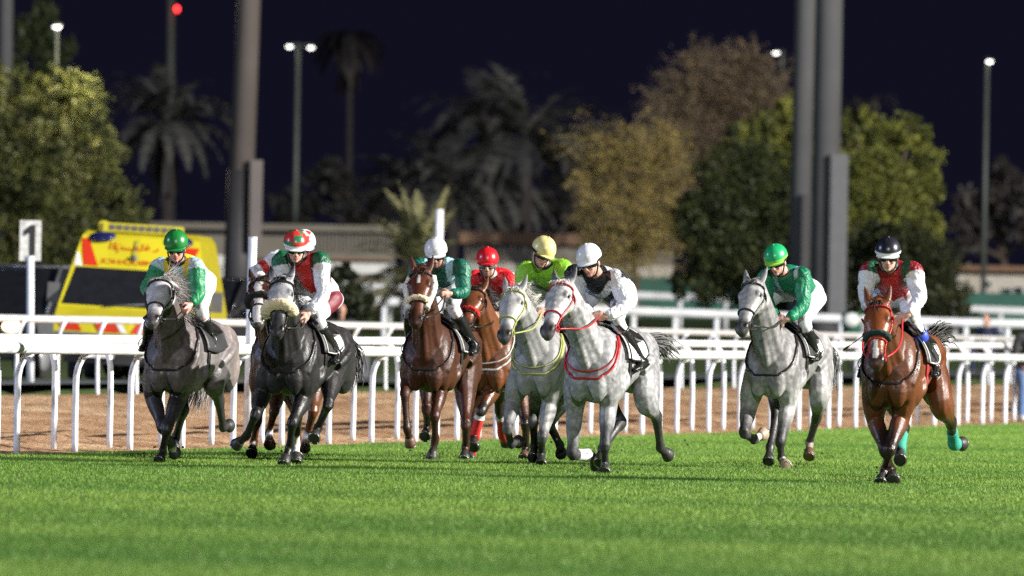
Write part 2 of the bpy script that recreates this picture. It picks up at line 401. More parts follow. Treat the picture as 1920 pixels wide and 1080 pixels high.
# ------------------------------------------------------------------ running rails
def rail(name, label, pts, r, posts, mat_r='white_rail', group=None, joints=0):
    """pts: centres of the rail; posts: list of post point lists"""
    org = np.array(pts[0], float); org[2] = 0
    t = thing(name, org, label, 'rail fence', group)
    v, f = tube(pts, r, n=14, m=max(len(pts) * 3, 8)); mk('rail', v, f, M[mat_r], t, org)
    for pp, pr in posts:
        v, f = tube(pp, pr, ref=(0, 1, 0.1), n=10, m=None); mk('post', v, f, M['white_post'], t, org)
    if joints:
        L = np.array(pts, float); dd = np.r_[0, np.cumsum(np.linalg.norm(np.diff(L, axis=0), axis=1))]
        for s in np.arange(1.0, dd[-1], joints):
            c = cr(dd, L, np.array([s, s + .22])); v, f = tube(c, r * 1.035, n=14, m=2); mk('rail_sleeve', v, f, M['grey_sleeve'], t, org)
    return t
M['grey_sleeve'] = mat('grey_sleeve', (.50, .50, .53), .45, var=.1)
dirA = nrm(V3(13.6, 72, 0)); nA = V3(dirA[1], -dirA[0], 0)          # nA points to the turf
HR = 1.11
pl_ = list(np.arange(-22, 100, 2.62))
def goose(base, h, side, r):
    """post that rises and bends over at the top towards its rail"""
    o = nA * side
    return [base, base + V3(0, 0, h * .55), base + V3(0, 0, h * .78) + o * .012, base + V3(0, 0, h * .90) + o * .06, base + V3(0, 0, h * .955) + o * .15]
posts = []
for i, p in enumerate(pl_):
    b = Apt(p + rg.uniform(-.08, .08)) - nA * .16; posts.append((goose(b, HR, 1, .036), .036))
turf_rail = rail('running_rail', 'near white plastic running rail edging the turf, on bent white posts', [Apt(p) + V3(0, 0, HR + .006 * math.sin(p * .7)) for p in np.arange(-24, 102, 6)], .062, posts, joints=7.86)
posts = []
off = -nA * .62
def hz2(p): return 1.20 + .10 * np.clip(p / 72, 0, 1.2)
for i, p in enumerate(pl_):
    b = Apt(p + .25 + rg.uniform(-.08, .08)) + off + nA * .17; b[2] = .03; posts.append((goose(b, hz2(p), -1, .034), .034))
rail('running_rail', 'second white rail edging the sand, just behind and above the near one', [Apt(p) + off + V3(0, 0, hz2(p) + .006 * math.sin(p * .9)) for p in np.arange(-24, 102, 6)], .052, posts, joints=9.1)
posts = []; pts = []
for X in np.arange(-14, 15.1, 1.0): pts.append(V3(X, third(X), 1.455 + .003 * math.sin(X * 3)))
for i, X in enumerate(np.arange(-13.9, 15, .515)):
    Y = third(X) + .06; z = float(z3(X)); posts.append(([V3(X, Y, z - .1), V3(X, Y, z + .72), V3(X + .02, Y - .02, z + .92), V3(X + .10, Y - .06, 1.44)], .03))
M['dull_rail'] = mat('dull_rail', (.50, .50, .50), .5, var=.14, vs=2)
rail('running_rail', 'greyer white rail along the far side of the sand track', pts, .056, posts, 'dull_rail')
def far_rail(label, pix, Y, r, step, legs=None, group='white rails in the infield'):
    P = [W(x, y, Y) for x, y in pix]; P = [p for p in P]
    posts = []; x0, x1 = P[0][0], P[-1][0]
    for X in np.arange(x0, x1, step):
        z = np.interp(X, [p[0] for p in P], [p[2] for p in P]); gz = float(infz(np.array(X), np.array(Y))); posts.append(([V3(X, Y + .05, gz - .1), V3(X, Y + .05, z)], r * .62))
    return rail('running_rail', label, P, r, posts, group=None)
far_rail('thick white rail with wide posts standing on the infield grass', [(-60, 547), (360, 552), (715, 565), (1290, 587), (1900, 607), (2010, 609)], 268, .105, .98)
far_rail('thin white rail farthest back, in front of the green hoarding', [(330, 523), (715, 538), (1230, 555), (1880, 582), (2010, 587)], 335, .115, 1.35)
# ------------------------------------------------------------------ white marker posts and the number board
def marker(label, x0, y0, x1, y1, Y, r):
    a, b = W(x0, y0, Y), W(x1, y1, Y); o = np.array(b); t = thing('marker_post', o, label, 'post')
    v, f = tube([b, a], r, n=14, m=2, smooth=False); mk('shaft', v, f, M['white_post'], t, o)
    v, f = tube([a, a + V3(0, 0, .012)], r * 1.03, n=14, m=2, smooth=False); mk('cap', v, f, M['white_post'], t, o)
marker('tall white marker post at the rail beside the near black horse', 474, 446, 464, 815, 131, .052)
marker('tall white marker post rising behind the white-capped rider', 824, 394, 818, 700, 205, .075)
sY = 172; bo = W(57, 740, sY); t = thing('number_board', bo, 'white furlong board on a white post reading 1', 'sign')
v, f = tube([bo, W(57, 480, sY)], .055, n=12, m=2, smooth=False); mk('post', v, f, M['white_post'], t, bo)
bc = W(57, 451, sY); v, f = box(bc, (.162, .018, .305)); M['board'] = mat('board_paint', (.55, .55, .53), .6, var=.35, vs=9, bump=.2); bd = mk('board', v, f, M['board'], t, bo, smooth=False)
v = np.array([(-.015, -.23), (.075, -.23), (.075, .235), (.0, .235), (-.105, .15), (-.105, .065), (-.015, .11)]); f = [(0, 1, 2, 6), (2, 3, 6), (3, 4, 5, 6)]; v = np.c_[v[:, 0], 0 * v[:, 0] - .023, v[:, 1]] + bc; M['ink'] = mat('black_paint', (.015, .015, .016), .6); mk('numeral', v, f, M['ink'], bd, bo, smooth=False)
# ------------------------------------------------------------------ masts of the floodlights
M['mast_steel'] = mat('mast_steel', (.125, .105, .098), .55, var=.12, vs=1.2)
M['mast_grey'] = mat('mast_grey', (.115, .115, .122), .5, var=.10, vs=1.2)
M['dark_steel'] = mat('dark_steel', (.035, .033, .035), .6)
M['cab_grey'] = mat('cabinet_grey', (.10, .10, .108), .5, var=.1)
def mast(label, Y, x0, y0, w0, x1, w1, m, boxes, sleeve=None, topz=38):
    """x0,w0: centre and width where it leaves the picture at the top; x1,w1: at row y0 below"""
    a, b = W(x0, 0, Y), W(x1, y0, Y); s = F / Y; d = nrm(a - b)
    gz = float(infz(np.array(b[0]), np.array(Y))); base = b - d * ((b[2] - gz + .1) / d[2]); tp = b + d * ((topz - b[2]) / d[2])
    slope = (w0 - w1) / s / 2 / np.linalg.norm(a - b)
    r1 = w1 / s / 2; rb = r1 - slope * np.linalg.norm(b - base); rt_ = max(.12, r1 + slope * .6 * np.linalg.norm(tp - b))
    t = thing('floodlight_mast', base, label, 'mast'); v, f = tube([base, tp], (rb, rt_), n=24, m=2, smooth=False); mk('pole', v, f, m, t, base)
    v, f = tube([base, base + d * .08], rb * 1.7, n=20, m=2, smooth=False); mk('base_flange', v, f, M['dark_steel'], t, base)
    for (bx0, bx1, by0, by1, mm) in boxes:
        p, q_ = W(bx0, by0, Y - rb - .06), W(bx1, by1, Y - rb - .06); c = (p + q_) / 2
        v, f = box(c, (abs(q_[0] - p[0]) / 2, .16, abs(q_[2] - p[2]) / 2)); bb = mk('equipment_box', v, f, M[mm], t, base, smooth=False)
        v, f = box(c - V3(0, .165, 0), (abs(q_[0] - p[0]) / 2 * .8, .006, abs(q_[2] - p[2]) / 2 * .96)); mk('door', v, f, M[mm], bb, base, smooth=False)
    if sleeve:
        p = W(sleeve[0], sleeve[1], Y); k0 = base + d * 0; k1 = base + d * (p[2] - base[2]); v, f = tube([k0, k1], (sleeve[2], sleeve[2] * .96), n=24, m=2, smooth=False); mk('sleeve', v, f, M['dark_steel'], t, base)
    hd = tp; v, f = box(hd - V3(0, .5, 0), (2.2, .25, 1.2)); mk('lamp_frame', v, f, M['dark_steel'], t, base, smooth=False)
    return t
mast('tall brown grey steel mast left of centre, dark at its foot', 288, 467, 430, 36, 449, 46, M['mast_steel'], [(470, 490, 300, 470, 'mast_steel')], sleeve=(447, 318, .37))
mast('left one of the pair of grey steel masts right of centre', 292, 1511, 430, 37, 1500, 39, M['mast_grey'], [(1504, 1521, 364, 600, 'dark_steel')])
mast('right one of the pair of grey steel masts, with a long cabinet', 290, 1556, 430, 46, 1547, 52, M['mast_grey'], [(1558, 1585, 289, 600, 'cab_grey')])
mast('pale mast cut by the left edge of the picture, behind the trees', 345, 11, 300, 26, 8, 28, M['mast_grey'], [])
# ------------------------------------------------------------------ street lamps, lit
M['lamp_glow'] = emis('lamp_glow', (1.0, .97, .90), 5.0)
M['red_glow'] = emis('red_glow', (1.0, .03, .03), 8.0)
M['lamp_pole'] = mat('lamp_pole', (.075, .085, .075), .5)
def street_lamp(label, Y, heads, px, ybot, r, power, pole_to=None, green=False):
    hp_ = [W(x, y, Y) for x, y in heads]; zt = max(h[2] for h in hp_)
    a = W(px, heads[0][1], Y); a[2] = zt + .12; b = np.array(a); b[2] = float(infz(np.array(a[0]), np.array(Y))) - .1
    o = np.array(b); t = thing('street_lamp', o, label, 'street lamp', 'street lamps lit behind the trees')
    v, f = tube([b, a], (r * 1.3, r), n=12, m=2, smooth=False); mk('pole', v, f, M['lamp_pole'], t, o)
    for h in hp_:
        if abs(h[0] - a[0]) > .25:
            v, f = tube([a - V3(0, 0, .1), h + V3(0, 0, .1)], .04, n=8, m=2, smooth=False); mk('arm', v, f, M['lamp_pole'], t, o)
        v, f = ell(h + V3(0, 0, .05), I3, (.16, .2, .055)); hd = mk('lamp_housing', v, f, M['lamp_pole'], t, o)
        v, f = ell(h - V3(0, .03, .0), I3, (.11, .13, .065)); mk('lens', v, f, M['lamp_glow'], hd, o)
    if power:
        l = bpy.data.lights.new('lamp_light', 'POINT'); l.energy = power; l.color = (1.0, .86, .55); l.shadow_soft_size = .25
        lo = bpy.data.objects.new('lamp_light', l); COL.objects.link(lo); lo.location = hp_[0] - V3(-1.3, 2.4, .7)
    return t
street_lamp('street lamp shining over the big tree at the left', 306, [(107, 50)], 107, 200, .05, 950)
street_lamp('double street lamp on a pale pole, left of centre', 400, [(543, 87), (583, 89)], 559, 240, .085, 0)
street_lamp('street lamp close to the left of the paired masts', 430, [(1455, 99)], 1468, 240, .07, 0)
street_lamp('street lamp on a tall bare pole at the right edge', 380, [(1855, 115)], 1851, 300, .075, 0)
o = W(320, 600, 520); t = thing('radio_mast', o, 'thin dark mast with a red warning light', 'mast')
v, f = tube([o - V3(0, 0, 3), W(321, -200, 520)], (.24, .17), n=12, m=2, smooth=False); mk('pole', v, f, M['lamp_pole'], t, o)
v, f = ell(W(332, 17, 519.6), I3, (.10, .10, .13)); mk('warning_light', v, f, M['red_glow'], t, o)
# ------------------------------------------------------------------ trees
def leafmat(name, rough=.55):
    t = NT(name); t.ln(t.vcol(), t.b.inputs['Base Color']); t.b.inputs['Roughness'].default_value = rough; t.b.inputs['Specular IOR Level'].default_value = .3; return t.m
M['leaf'] = leafmat('leaf'); M['bark'] = mat('bark', (.10, .075, .055), .9, var=.3, bump=.6, bs=8)
M['palm_bark'] = mat('palm_bark', (.035, .03, .03), .95, var=.3, bump=.8, bs=6)
def leaves(blobs, n, size, c0, c1, seed, Y, flat=1.0, dense=.45, clump=.15, elong=1.6, tip=None):
    """blobs: spheres (world centre, radius); leaf quads gathered in clumps through each one's outer volume"""
    r = np.random.default_rng(seed); V_, C_ = [], []
    ex = []
    for bc, br in blobs:
        for _ in range(6):
            d = r.normal(size=3); d[1] *= .7; d = nrm(d); ex.append((bc + d * br * r.uniform(.8, 1.08), br * r.uniform(.16, .38)))
    blobs = [(b, q * .9) for b, q in blobs] + ex
    tot = sum(b[1] ** 2 for b in blobs)
    for bc, br in blobs:
        k = int(n * br * br / tot); nc = max(4, int(k / 44))
        d = r.normal(size=(nc, 3)); d /= np.linalg.norm(d, axis=1, keepdims=True); cc = bc + d * (br * (dense + (1 - dense) * r.random((nc, 1)) ** .6)) * np.array((1, .85, flat))
        tone = r.random(nc) ** 1.8
        ci = r.integers(0, nc, k); p = cc[ci] + r.normal(size=(k, 3)) * br * clump * np.array((1, 1, .8))
        a = r.normal(size=(k, 3)); a /= np.linalg.norm(a, axis=1, keepdims=True); b_ = np.cross(a, r.normal(size=(k, 3))); b_ /= np.linalg.norm(b_, axis=1, keepdims=True)
        s = size * r.uniform(.5, 1.4, (k, 1)); 
        V_.append(np.stack([p - a * s * elong * .5, p + b_ * s * .4, p + a * s * elong * .5, p - b_ * s * .4], 1).reshape(-1, 3))
        m_ = np.clip(.72 * tone[ci] + .32 * r.random(k), 0, 1)[:, None]; col = np.array(c0) * (1 - m_) + np.array(c1) * m_
        C_.append(np.repeat(col, 4, 0))
    V_ = np.vstack(V_); return V_, np.arange(len(V_)).reshape(-1, 4), np.vstack(C_)
def sprays(blobs, n, size, c0, c1, seed, Y, **kw):
    """feathery crown: fine arching twigs with small leaflets, thinning outwards"""
    r = np.random.default_rng(seed); V_, C_ = [], []; tot = sum(b[1] ** 2 for b in blobs)
    for bc, br in blobs:
        for _ in range(int(n * br * br / tot / 34)):
            d = r.normal(size=3); d[2] = d[2] * .7 + .35; d = nrm(d); p = bc + r.normal(size=3) * br * .26; L = br * r.uniform(.6, 1.75); pts = []
            for k in range(12): d = nrm(d + r.normal(size=3) * .13 + V3(0, 0, -.045)); p = p + d * L / 12; pts.append(p)
            pts = np.array(pts); tone = r.random(); col = np.array(c0) * (1 - tone) + np.array(c1) * tone
            q = pts[r.integers(3, 12, 30)] + r.normal(size=(30, 3)) * L * .075
            a = nrm(d) + r.normal(size=(30, 3)) * .55; a /= np.linalg.norm(a, axis=1, keepdims=True); b_ = np.cross(a, r.normal(size=(30, 3))); b_ /= np.linalg.norm(b_, axis=1, keepdims=True)
            s = size * r.uniform(.5, 1.3, (30, 1)); V_.append(np.stack([q - a * s, q + b_ * s * .28, q + a * s, q - b_ * s * .28], 1).reshape(-1, 3)); C_.append(np.tile(col, (120, 1)))
            w = nrm(np.cross(d, V3(0, 1, 0))) * .014
            for k in (0, 3, 6, 9): V_.append(np.array([pts[k] - w, pts[k] + w, pts[min(k+3, 11)] + w * .5, pts[min(k+3, 11)] - w * .5])); C_.append(np.tile(np.array((.07, .055, .04)), (4, 1)))
    V_ = np.vstack(V_); return V_, np.arange(len(V_)).reshape(-1, 4), np.vstack(C_)
def tree(label, Y, pix, n, size, c0, c1, seed, trunk_px, tr=.22, group=None, **kw):
    s = F / Y; r = np.random.default_rng(seed); bl = []
    for x, y, rad in pix:
        p = W(x, y, Y + r.uniform(-.5, .5) * rad / s * 1.2); bl.append((p, rad / s))
    tx = W(trunk_px, 560, Y); tx[2] = float(infz(np.array(tx[0]), np.array(Y))) - .1
    t = thing('tree', tx, label, 'tree', group)
    V_, f, c = (sprays if kw.pop('wispy', False) else leaves)(bl, n, size, c0, c1, seed, Y, **kw); mk('crown', V_, f, M['leaf'], t, tx, c, smooth=False)
    ctr = np.mean([b[0] for b in bl], 0); fork = tx * .45 + ctr * .55; fork[:2] = tx[:2] * .7 + ctr[:2] * .3
    parts = [tube([tx, tx * .5 + fork * .5 + V3(.1, 0, 0), fork], (tr, tr * .8, tr * .6), n=10)]
    for b, rd in bl: parts.append(tube([fork, fork * .5 + b * .5 + V3(0, 0, -.1), b + V3(0, 0, rd * .3)], (tr * .55, tr * .3, tr * .08), n=6))
    v, f = join(parts); mk('trunk', v, f, M['bark'], t, tx); return t
FIC0, FIC1 = (.018, .026, .010), (.115, .120, .030)
tree('big dense leafy tree at the left edge, behind the parked cars', 305, [(30, 220, 95), (130, 205, 75), (170, 280, 62), (60, 340, 115), (190, 375, 72), (250, 420, 44), (110, 450, 100), (0, 440, 110), (-70, 300, 120), (100, 175, 42), (-40, 160, 60)], 60000, .085, FIC0, (.115, .122, .03), 21, 60, .3)
tree('slim dim tree behind the street lamp at top left', 372, [(65, 60, 38), (60, 110, 48), (105, 130, 30), (80, 30, 26), (120, 90, 22)], 3500, .20, (.02, .03, .012), (.06, .075, .03), 22, 70, .15)
ACA0, ACA1 = (.07, .05, .025), (.22, .17, .075)
tree('loose yellowish acacia right of centre', 338, [(1150, 300, 62), (1215, 350, 70), (1120, 380, 42), (1190, 430, 66), (1235, 280, 44), (1105, 330, 30), (1160, 470, 50), (1255, 420, 50)], 46000, .062, (.12, .09, .033), (.46, .36, .11), 23, 1190, .15, wispy=True)
tree('tall thin brown acacia behind the yellowish one', 372, [(1300, 165, 50), (1385, 160, 60), (1260, 215, 46), (1340, 230, 85), (1440, 190, 50), (1310, 110, 26), (1400, 110, 30), (1420, 250, 60), (1300, 290, 60)], 46000, .066, (.08, .06, .036), (.29, .21, .125), 24, 1345, .18, wispy=True)
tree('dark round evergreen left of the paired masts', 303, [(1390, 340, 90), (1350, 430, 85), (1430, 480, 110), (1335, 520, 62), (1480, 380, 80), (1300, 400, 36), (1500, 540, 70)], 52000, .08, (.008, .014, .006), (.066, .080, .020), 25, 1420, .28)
tree('broad yellow green evergreen spreading behind the paired masts', 316, [(1440, 265, 58), (1480, 220, 40), (1395, 300, 40), (1500, 300, 50), (1640, 275, 58), (1710, 250, 38), (1722, 345, 46), (1650, 380, 100), (1715, 430, 56), (1600, 330, 60), (1735, 300, 34), (1600, 235, 32)], 46000, .088, (.022, .030, .008), (.26, .27, .05), 26, 1660, .26)
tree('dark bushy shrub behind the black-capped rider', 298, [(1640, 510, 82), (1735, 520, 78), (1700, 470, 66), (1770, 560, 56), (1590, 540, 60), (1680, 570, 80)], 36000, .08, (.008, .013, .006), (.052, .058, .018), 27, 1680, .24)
tree('low dim bush at the far right edge', 430, [(1850, 400, 72), (1910, 380, 66), (1880, 340, 40), (1960, 400, 90), (1815, 440, 40)], 5500, .24, (.03, .025, .025), (.085, .075, .07), 28, 1880, .2)
tree('dark shrub behind the far rail, right of the near black horse', 235, [(640, 540, 40), (668, 570, 36), (615, 575, 34), (650, 600, 40)], 4500, .12, (.008, .012, .006), (.035, .042, .016), 29, 645, .1)
tree('low dark scrub between the palms and the acacias', 455, [(620, 350, 50), (560, 380, 50), (1050, 400, 60), (960, 410, 50), (700, 400, 40)], 4500, .28, (.02, .02, .02), (.05, .05, .045), 30, 800, .2)
def palm(label, Y, cx, cy, L, n, seed, c0, c1, trunk=True, droop=1.0, upw=.6, leaf=.42, tr=.22, skirt=0, fan=False, kind='palm_tree', bot=None):
    """feather palm: trunk and arching fronds with leaflets either side of each rib"""
    s = F / Y; r = np.random.default_rng(seed); c = W(cx, cy, Y); L = L / s
    g_ = np.array(c); g_[2] = float(infz(np.array(c[0]), np.array(Y))) - .1
    t = thing(kind, g_, label, 'palm', None)
    if trunk:
        v, f = tube([g_, g_ * .5 + c * .5 + V3(.08, 0, 0), c], (tr * 1.25, tr, tr * .9), n=10); mk('trunk', v, f, M['palm_bark'], t, g_)
    V_, C_ = [], []
    for i in range(n):
        a = r.uniform(0, 2 * math.pi); el = r.uniform(-.45, 1.02) * upw + .12
        d = V3(math.cos(a) * math.cos(el), math.sin(a) * math.cos(el), math.sin(el)); p = np.array(c); Lf = L * r.uniform(.75, 1.1); m = 26; ribs = [p]
        for k in range(m):
            d = nrm(d + V3(0, 0, -droop * .075 * (.4 + k / m))); p = p + d * Lf / m; ribs.append(p)
        ribs = np.array(ribs); tg = np.gradient(ribs, axis=0); tg /= np.linalg.norm(tg, axis=1, keepdims=True)
        sd = np.cross(tg, V3(0, 0, 1)); sd /= np.linalg.norm(sd, axis=1, keepdims=True) + 1e-9; upn = np.cross(sd, tg)
        tone = r.random(); col = np.array(c0) * (1 - tone) + np.array(c1) * tone
        for k in range(3, m + 1):
            w = leaf * Lf * .34 * (math.sin(math.pi * min(1, (k / m) ** .7 * .92 + .06)) + .12)
            for sg in (-1, 1):
                dirn = nrm(sd[k] * sg + tg[k] * .55 + upn[k] * r.uniform(-.25, .35)); b0 = ribs[k]; tip_ = b0 + dirn * w + V3(0, 0, -.10 * w * droop); wv = tg[k] * Lf / m * .55
                V_ += [b0 - wv, b0 + wv, (b0 + tip_) * .5 + wv * .9, tip_]; C_ += [col * r.uniform(.7, 1.25)] * 4
        for k in range(m):
            w_ = sd[k] * .03 * (1 - k / m * .8); V_ += [ribs[k] - w_, ribs[k] + w_, ribs[k+1] + w_, ribs[k+1] - w_]; C_ += [col * 1.15] * 4
    for i in range(skirt):
        a = r.uniform(0, 6.28); d = V3(math.cos(a), math.sin(a), 0); b0 = c + d * .1 + V3(0, 0, -.1); e = b0 + d * r.uniform(.2, .55) + V3(0, 0, -L * r.uniform(.4, 1.0)); w_ = nrm(np.cross(d, V3(0, 0, 1))) * .10
        V_ += [b0 - w_ * .4, b0 + w_ * .4, e + w_, e - w_]; C_ += [np.array((.026, .022, .022)) * r.uniform(.6, 1.3)] * 4
    V_ = np.array(V_); mk('fronds', V_, np.arange(len(V_)).reshape(-1, 4), M['leaf'], t, g_, np.clip(np.array(C_), .003, 1), smooth=False); return t
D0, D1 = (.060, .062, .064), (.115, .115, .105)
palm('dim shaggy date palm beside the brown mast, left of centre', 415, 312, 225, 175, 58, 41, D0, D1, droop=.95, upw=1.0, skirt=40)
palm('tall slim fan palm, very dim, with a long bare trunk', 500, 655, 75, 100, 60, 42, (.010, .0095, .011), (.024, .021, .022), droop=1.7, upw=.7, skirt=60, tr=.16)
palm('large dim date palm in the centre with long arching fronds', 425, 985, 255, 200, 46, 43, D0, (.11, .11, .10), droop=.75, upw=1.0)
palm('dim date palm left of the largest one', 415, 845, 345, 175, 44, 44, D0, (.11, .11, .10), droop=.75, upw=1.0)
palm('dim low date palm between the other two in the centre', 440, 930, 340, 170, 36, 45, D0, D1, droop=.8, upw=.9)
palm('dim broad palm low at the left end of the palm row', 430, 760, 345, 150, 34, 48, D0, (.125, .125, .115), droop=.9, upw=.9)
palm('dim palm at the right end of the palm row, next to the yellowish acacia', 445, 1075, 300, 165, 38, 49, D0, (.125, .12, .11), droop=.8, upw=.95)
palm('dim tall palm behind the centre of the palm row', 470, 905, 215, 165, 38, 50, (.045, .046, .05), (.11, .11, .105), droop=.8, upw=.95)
palm('small bright young palm standing in front of the long wall', 262, 790, 500, 165, 34, 46, (.10, .10, .045), (.24, .23, .11), trunk=False, droop=.55, upw=1.25, leaf=.5)
palm('brushy grey palm top showing above the yellow green evergreen', 420, 1615, 215, 95, 30, 47, (.06, .055, .045), (.14, .13, .10), droop=1.1, upw=.9)
# ------------------------------------------------------------------ buildings and hoardings far back
M['olive_wall'] = mat('olive_wall', (.20, .18, .145), .9, var=.2, vs=.6, bump=.3, bs=3)
M['ribbed'] = mat('ribbed_sheet', (.16, .145, .12), .7, var=.2, vs=1, stretch=(6, 1, 1))
M['terracotta'] = mat('terracotta', (.22, .13, .08), .85, var=.2)
M['cream_wall'] = mat('cream_wall', (.50, .46, .40), .85, var=.15)
M['green_sheet'] = mat('green_sheet', (.02, .105, .075), .7, var=.2, vs=1.0)
M['dark_glass'] = mat('dark_glass', (.02, .022, .026), .1, spec=.7)
M['white_paint'] = mat('white_paint', (.60, .60, .58), .6, var=.1)
def slab(name, x0, y0, x1, y1, Y, dep, m, parent, org):
    a, b = W(x0, y0, Y), W(x1, y1, Y); v, f = box(((a[0]+b[0])/2, Y + dep / 2, (a[2]+b[2])/2), (abs(b[0]-a[0])/2, dep/2, abs(a[2]-b[2])/2)); return mk(name, v, f, M[m], parent, org, smooth=False)
o = W(300, 640, 380); o[2] = 2.2; t = thing('low_building', o, 'long low olive grey building with ribbed walls and a pale base, behind the mast', 'building')
slab('wall', 180, 436, 735, 640, 380, 6, 'olive_wall', t, o); rf = slab('roof', 170, 414, 745, 436, 379.6, 7, 'olive_wall', t, o)
for x in np.linspace(560, 728, 24): slab('rib', x, 437, x + 3, 474, 379.93, .08, 'ribbed', t, o)
slab('ledge', 180, 476, 735, 490, 379.7, .3, 'terracotta', t, o)
o = W(1000, 640, 384); o[2] = 2.2; t = thing('low_building', o, 'long brown roofed building in the centre, behind the red and yellow caps', 'building')
slab('wall', 872, 462, 1260, 640, 384, 6, 'olive_wall', t, o); slab('roof', 862, 434, 1270, 463, 383.5, 7, 'terracotta', t, o); slab('pale_band', 872, 492, 1260, 520, 383.85, .1, 'cream_wall', t, o)
o = W(1880, 640, 388); o[2] = 2.2; t = thing('clubhouse', o, 'cream building with a terracotta roof edge at the far right', 'building')
slab('wall', 1795, 511, 2010, 640, 388, 8, 'cream_wall', t, o); slab('roof', 1785, 497, 2020, 511, 387.3, 9.5, 'terracotta', t, o)
for x0, x1, y0, y1 in ((1880, 1896, 540, 556), (1902, 1918, 538, 556), (1848, 1858, 528, 538), (1930, 1950, 538, 556)):
    fr = slab('window_frame', x0 - 2, y0 - 2, x1 + 2, y1 + 2, 387.9, .12, 'white_paint', t, o); slab('pane', x0, y0, x1, y1, 387.86, .06, 'dark_glass', fr, o)
def hoarding(label, x0, x1, ya, yb, Y):
    o = W(x0, 620, Y); t = thing('hoarding', o, label, 'hoarding'); s = F / Y
    slab('panel', x0, ya, x1, yb, Y, .06, 'green_sheet', t, o)
    for x in np.arange(x0, x1, 46): slab('stay', x, ya - 2, x + 4, yb, Y + .06, .10, 'dark_steel', t, o)
hoarding('dark green sheet hoarding right of the white-capped rider in black', 1150, 1480, 518, 606, 362)
hoarding('dark green sheet hoarding in front of the cream building', 1790, 2010, 548, 606, 364)
def barrier(label, x0, x1, y0, y1, Y):
    o = W(x0, y1, Y); t = thing('barrier', o, label, 'barrier')
    gz = float(infz(np.array(o[0]), np.array(Y))); a, b = W(x0, y0, Y), W(x1, y1, Y)
    v, f = box(((a[0]+b[0])/2, Y, (a[2]+b[2])/2), (abs(b[0]-a[0])/2, .12, abs(a[2]-b[2])/2)); mk('panel', v, f, M['white_paint'], t, o, smooth=False)
    for x in np.linspace(a[0] + .15, b[0] - .15, max(2, int((b[0] - a[0]) / 1.2))):
        v, f = box((x, Y + .02, (gz + b[2]) / 2), (.05, .05, abs(b[2] - gz) / 2 + .08)); mk('foot', v, f, M['white_paint'], t, o, smooth=False)
barrier('white boards along the foot of the olive building, left of the mast', 365, 428, 478, 500, 330)
barrier('broken white boards along the foot of the olive building, right of the mast', 612, 742, 493, 514, 330)
barrier('white rail boards at the right edge, in front of the cream building', 1834, 2000, 599, 612, 300)
# cabinet by the far rail
o = W(678, 722, 196); t = thing('utility_cabinet', o, 'pale grey cabinet behind the far rail, right of the near black horse', 'cabinet')
slab('case', 664, 668, 692, 722, 196, .3, 'cab_grey', t, o); slab('plinth', 662, 720, 694, 728, 195.9, .5, 'dark_steel', t, o)
# a round lamp-like drum by the shrub
o = W(1596, 640, 250); t = thing('floodlight_drum', o, 'round white topped green drum in front of the dark shrub', 'drum')
a, b = W(1596, 586, 250), W(1596, 625, 250); v, f = tube([b, a], (.20, .22), n=18, m=2, smooth=False); mk('drum', v, f, M['green_sheet'], t, o)
v, f = ell(W(1596, 600, 249.75), I3, (.19, .10, .16)); mk('face', v, f, M['white_paint'], t, o)
v, f = tube([W(1596, 700, 250), b], .05, n=8, m=2, smooth=False); mk('stand', v, f, M['dark_steel'], t, o)
# ------------------------------------------------------------------ racehorses
def hair(name, roots, dirs, lens, r0, mat, parent, org, droop=.0, wig=.05, seed=1, seg=6, spread=.0):
    """many thin tapering locks as one mesh of hair"""
    g = np.random.default_rng(seed); parts_V, parts_F = [], []; off = 0
    for p, d, L in zip(roots, dirs, lens):
        p = np.array(p, float); d = nrm(d) + g.normal(size=3) * spread; pts = [p]
        w = g.normal(size=3) * wig
        for k in range(seg):
            d = nrm(d + w / seg + V3(0, 0, -droop / seg) + g.normal(size=3) * wig * .35)
            p = p + d * L / seg; pts.append(p)
        pts = np.array(pts); rr = r0 * g.uniform(.6, 1.3) * (1 - (np.linspace(0, 1, seg + 1)) ** 1.6 * .93)
        tg = np.gradient(pts, axis=0); tg /= np.linalg.norm(tg, axis=1, keepdims=True) + 1e-9
        sd = np.cross(tg, nrm(g.normal(size=3))); sd /= np.linalg.norm(sd, axis=1, keepdims=True) + 1e-9
        fw = np.cross(tg, sd)
        an = np.array((0, 2.1, 4.2))
        P = pts[:, None] + sd[:, None] * (rr[:, None] * np.cos(an))[..., None] + fw[:, None] * (rr[:, None] * np.sin(an) * .55)[..., None]
        parts_V.append(P.reshape(-1, 3))
        f = []
        for i in range(seg):
            for j in range(3):
                k = (j + 1) % 3; f.append((off+i*3+j, off+i*3+k, off+i*3+3+k, off+i*3+3+j))
        parts_F += f; off += 3 * (seg + 1)
    return mk(name, np.vstack(parts_V), np.array(parts_F), mat, parent, org)
TS = np.array([-.36, -.30, -.17, 0, .15, .30, .45, .60, .75, .88, .98, 1.06, 1.13, 1.18])
TT = np.array([1.22, 1.34, 1.45, 1.505, 1.50, 1.455, 1.425, 1.43, 1.475, 1.51, 1.49, 1.42, 1.30, 1.17])
TB = np.array([1.02, .93, .90, .93, .95, .945, .90, .86, .825, .81, .82, .86, .92, 1.0])
TW = np.array([.07, .17, .235, .265, .262, .262, .28, .285, .268, .245, .235, .225, .195, .11])
def seg3(parent, px, L, sgn):
    """a joint seen at pixel px, a bone length L from its parent: nearer to (+1) or farther from (-1) the camera"""
    Y = parent[1]
    for _ in range(3):
        q = W(px[0], px[1], Y); d2 = (q[0] - parent[0]) ** 2 + (q[2] - parent[2]) ** 2
        Y = parent[1] - sgn * math.sqrt(max(0.0, L * L - d2))
    return W(px[0], px[1], Y)
HORSES = {}
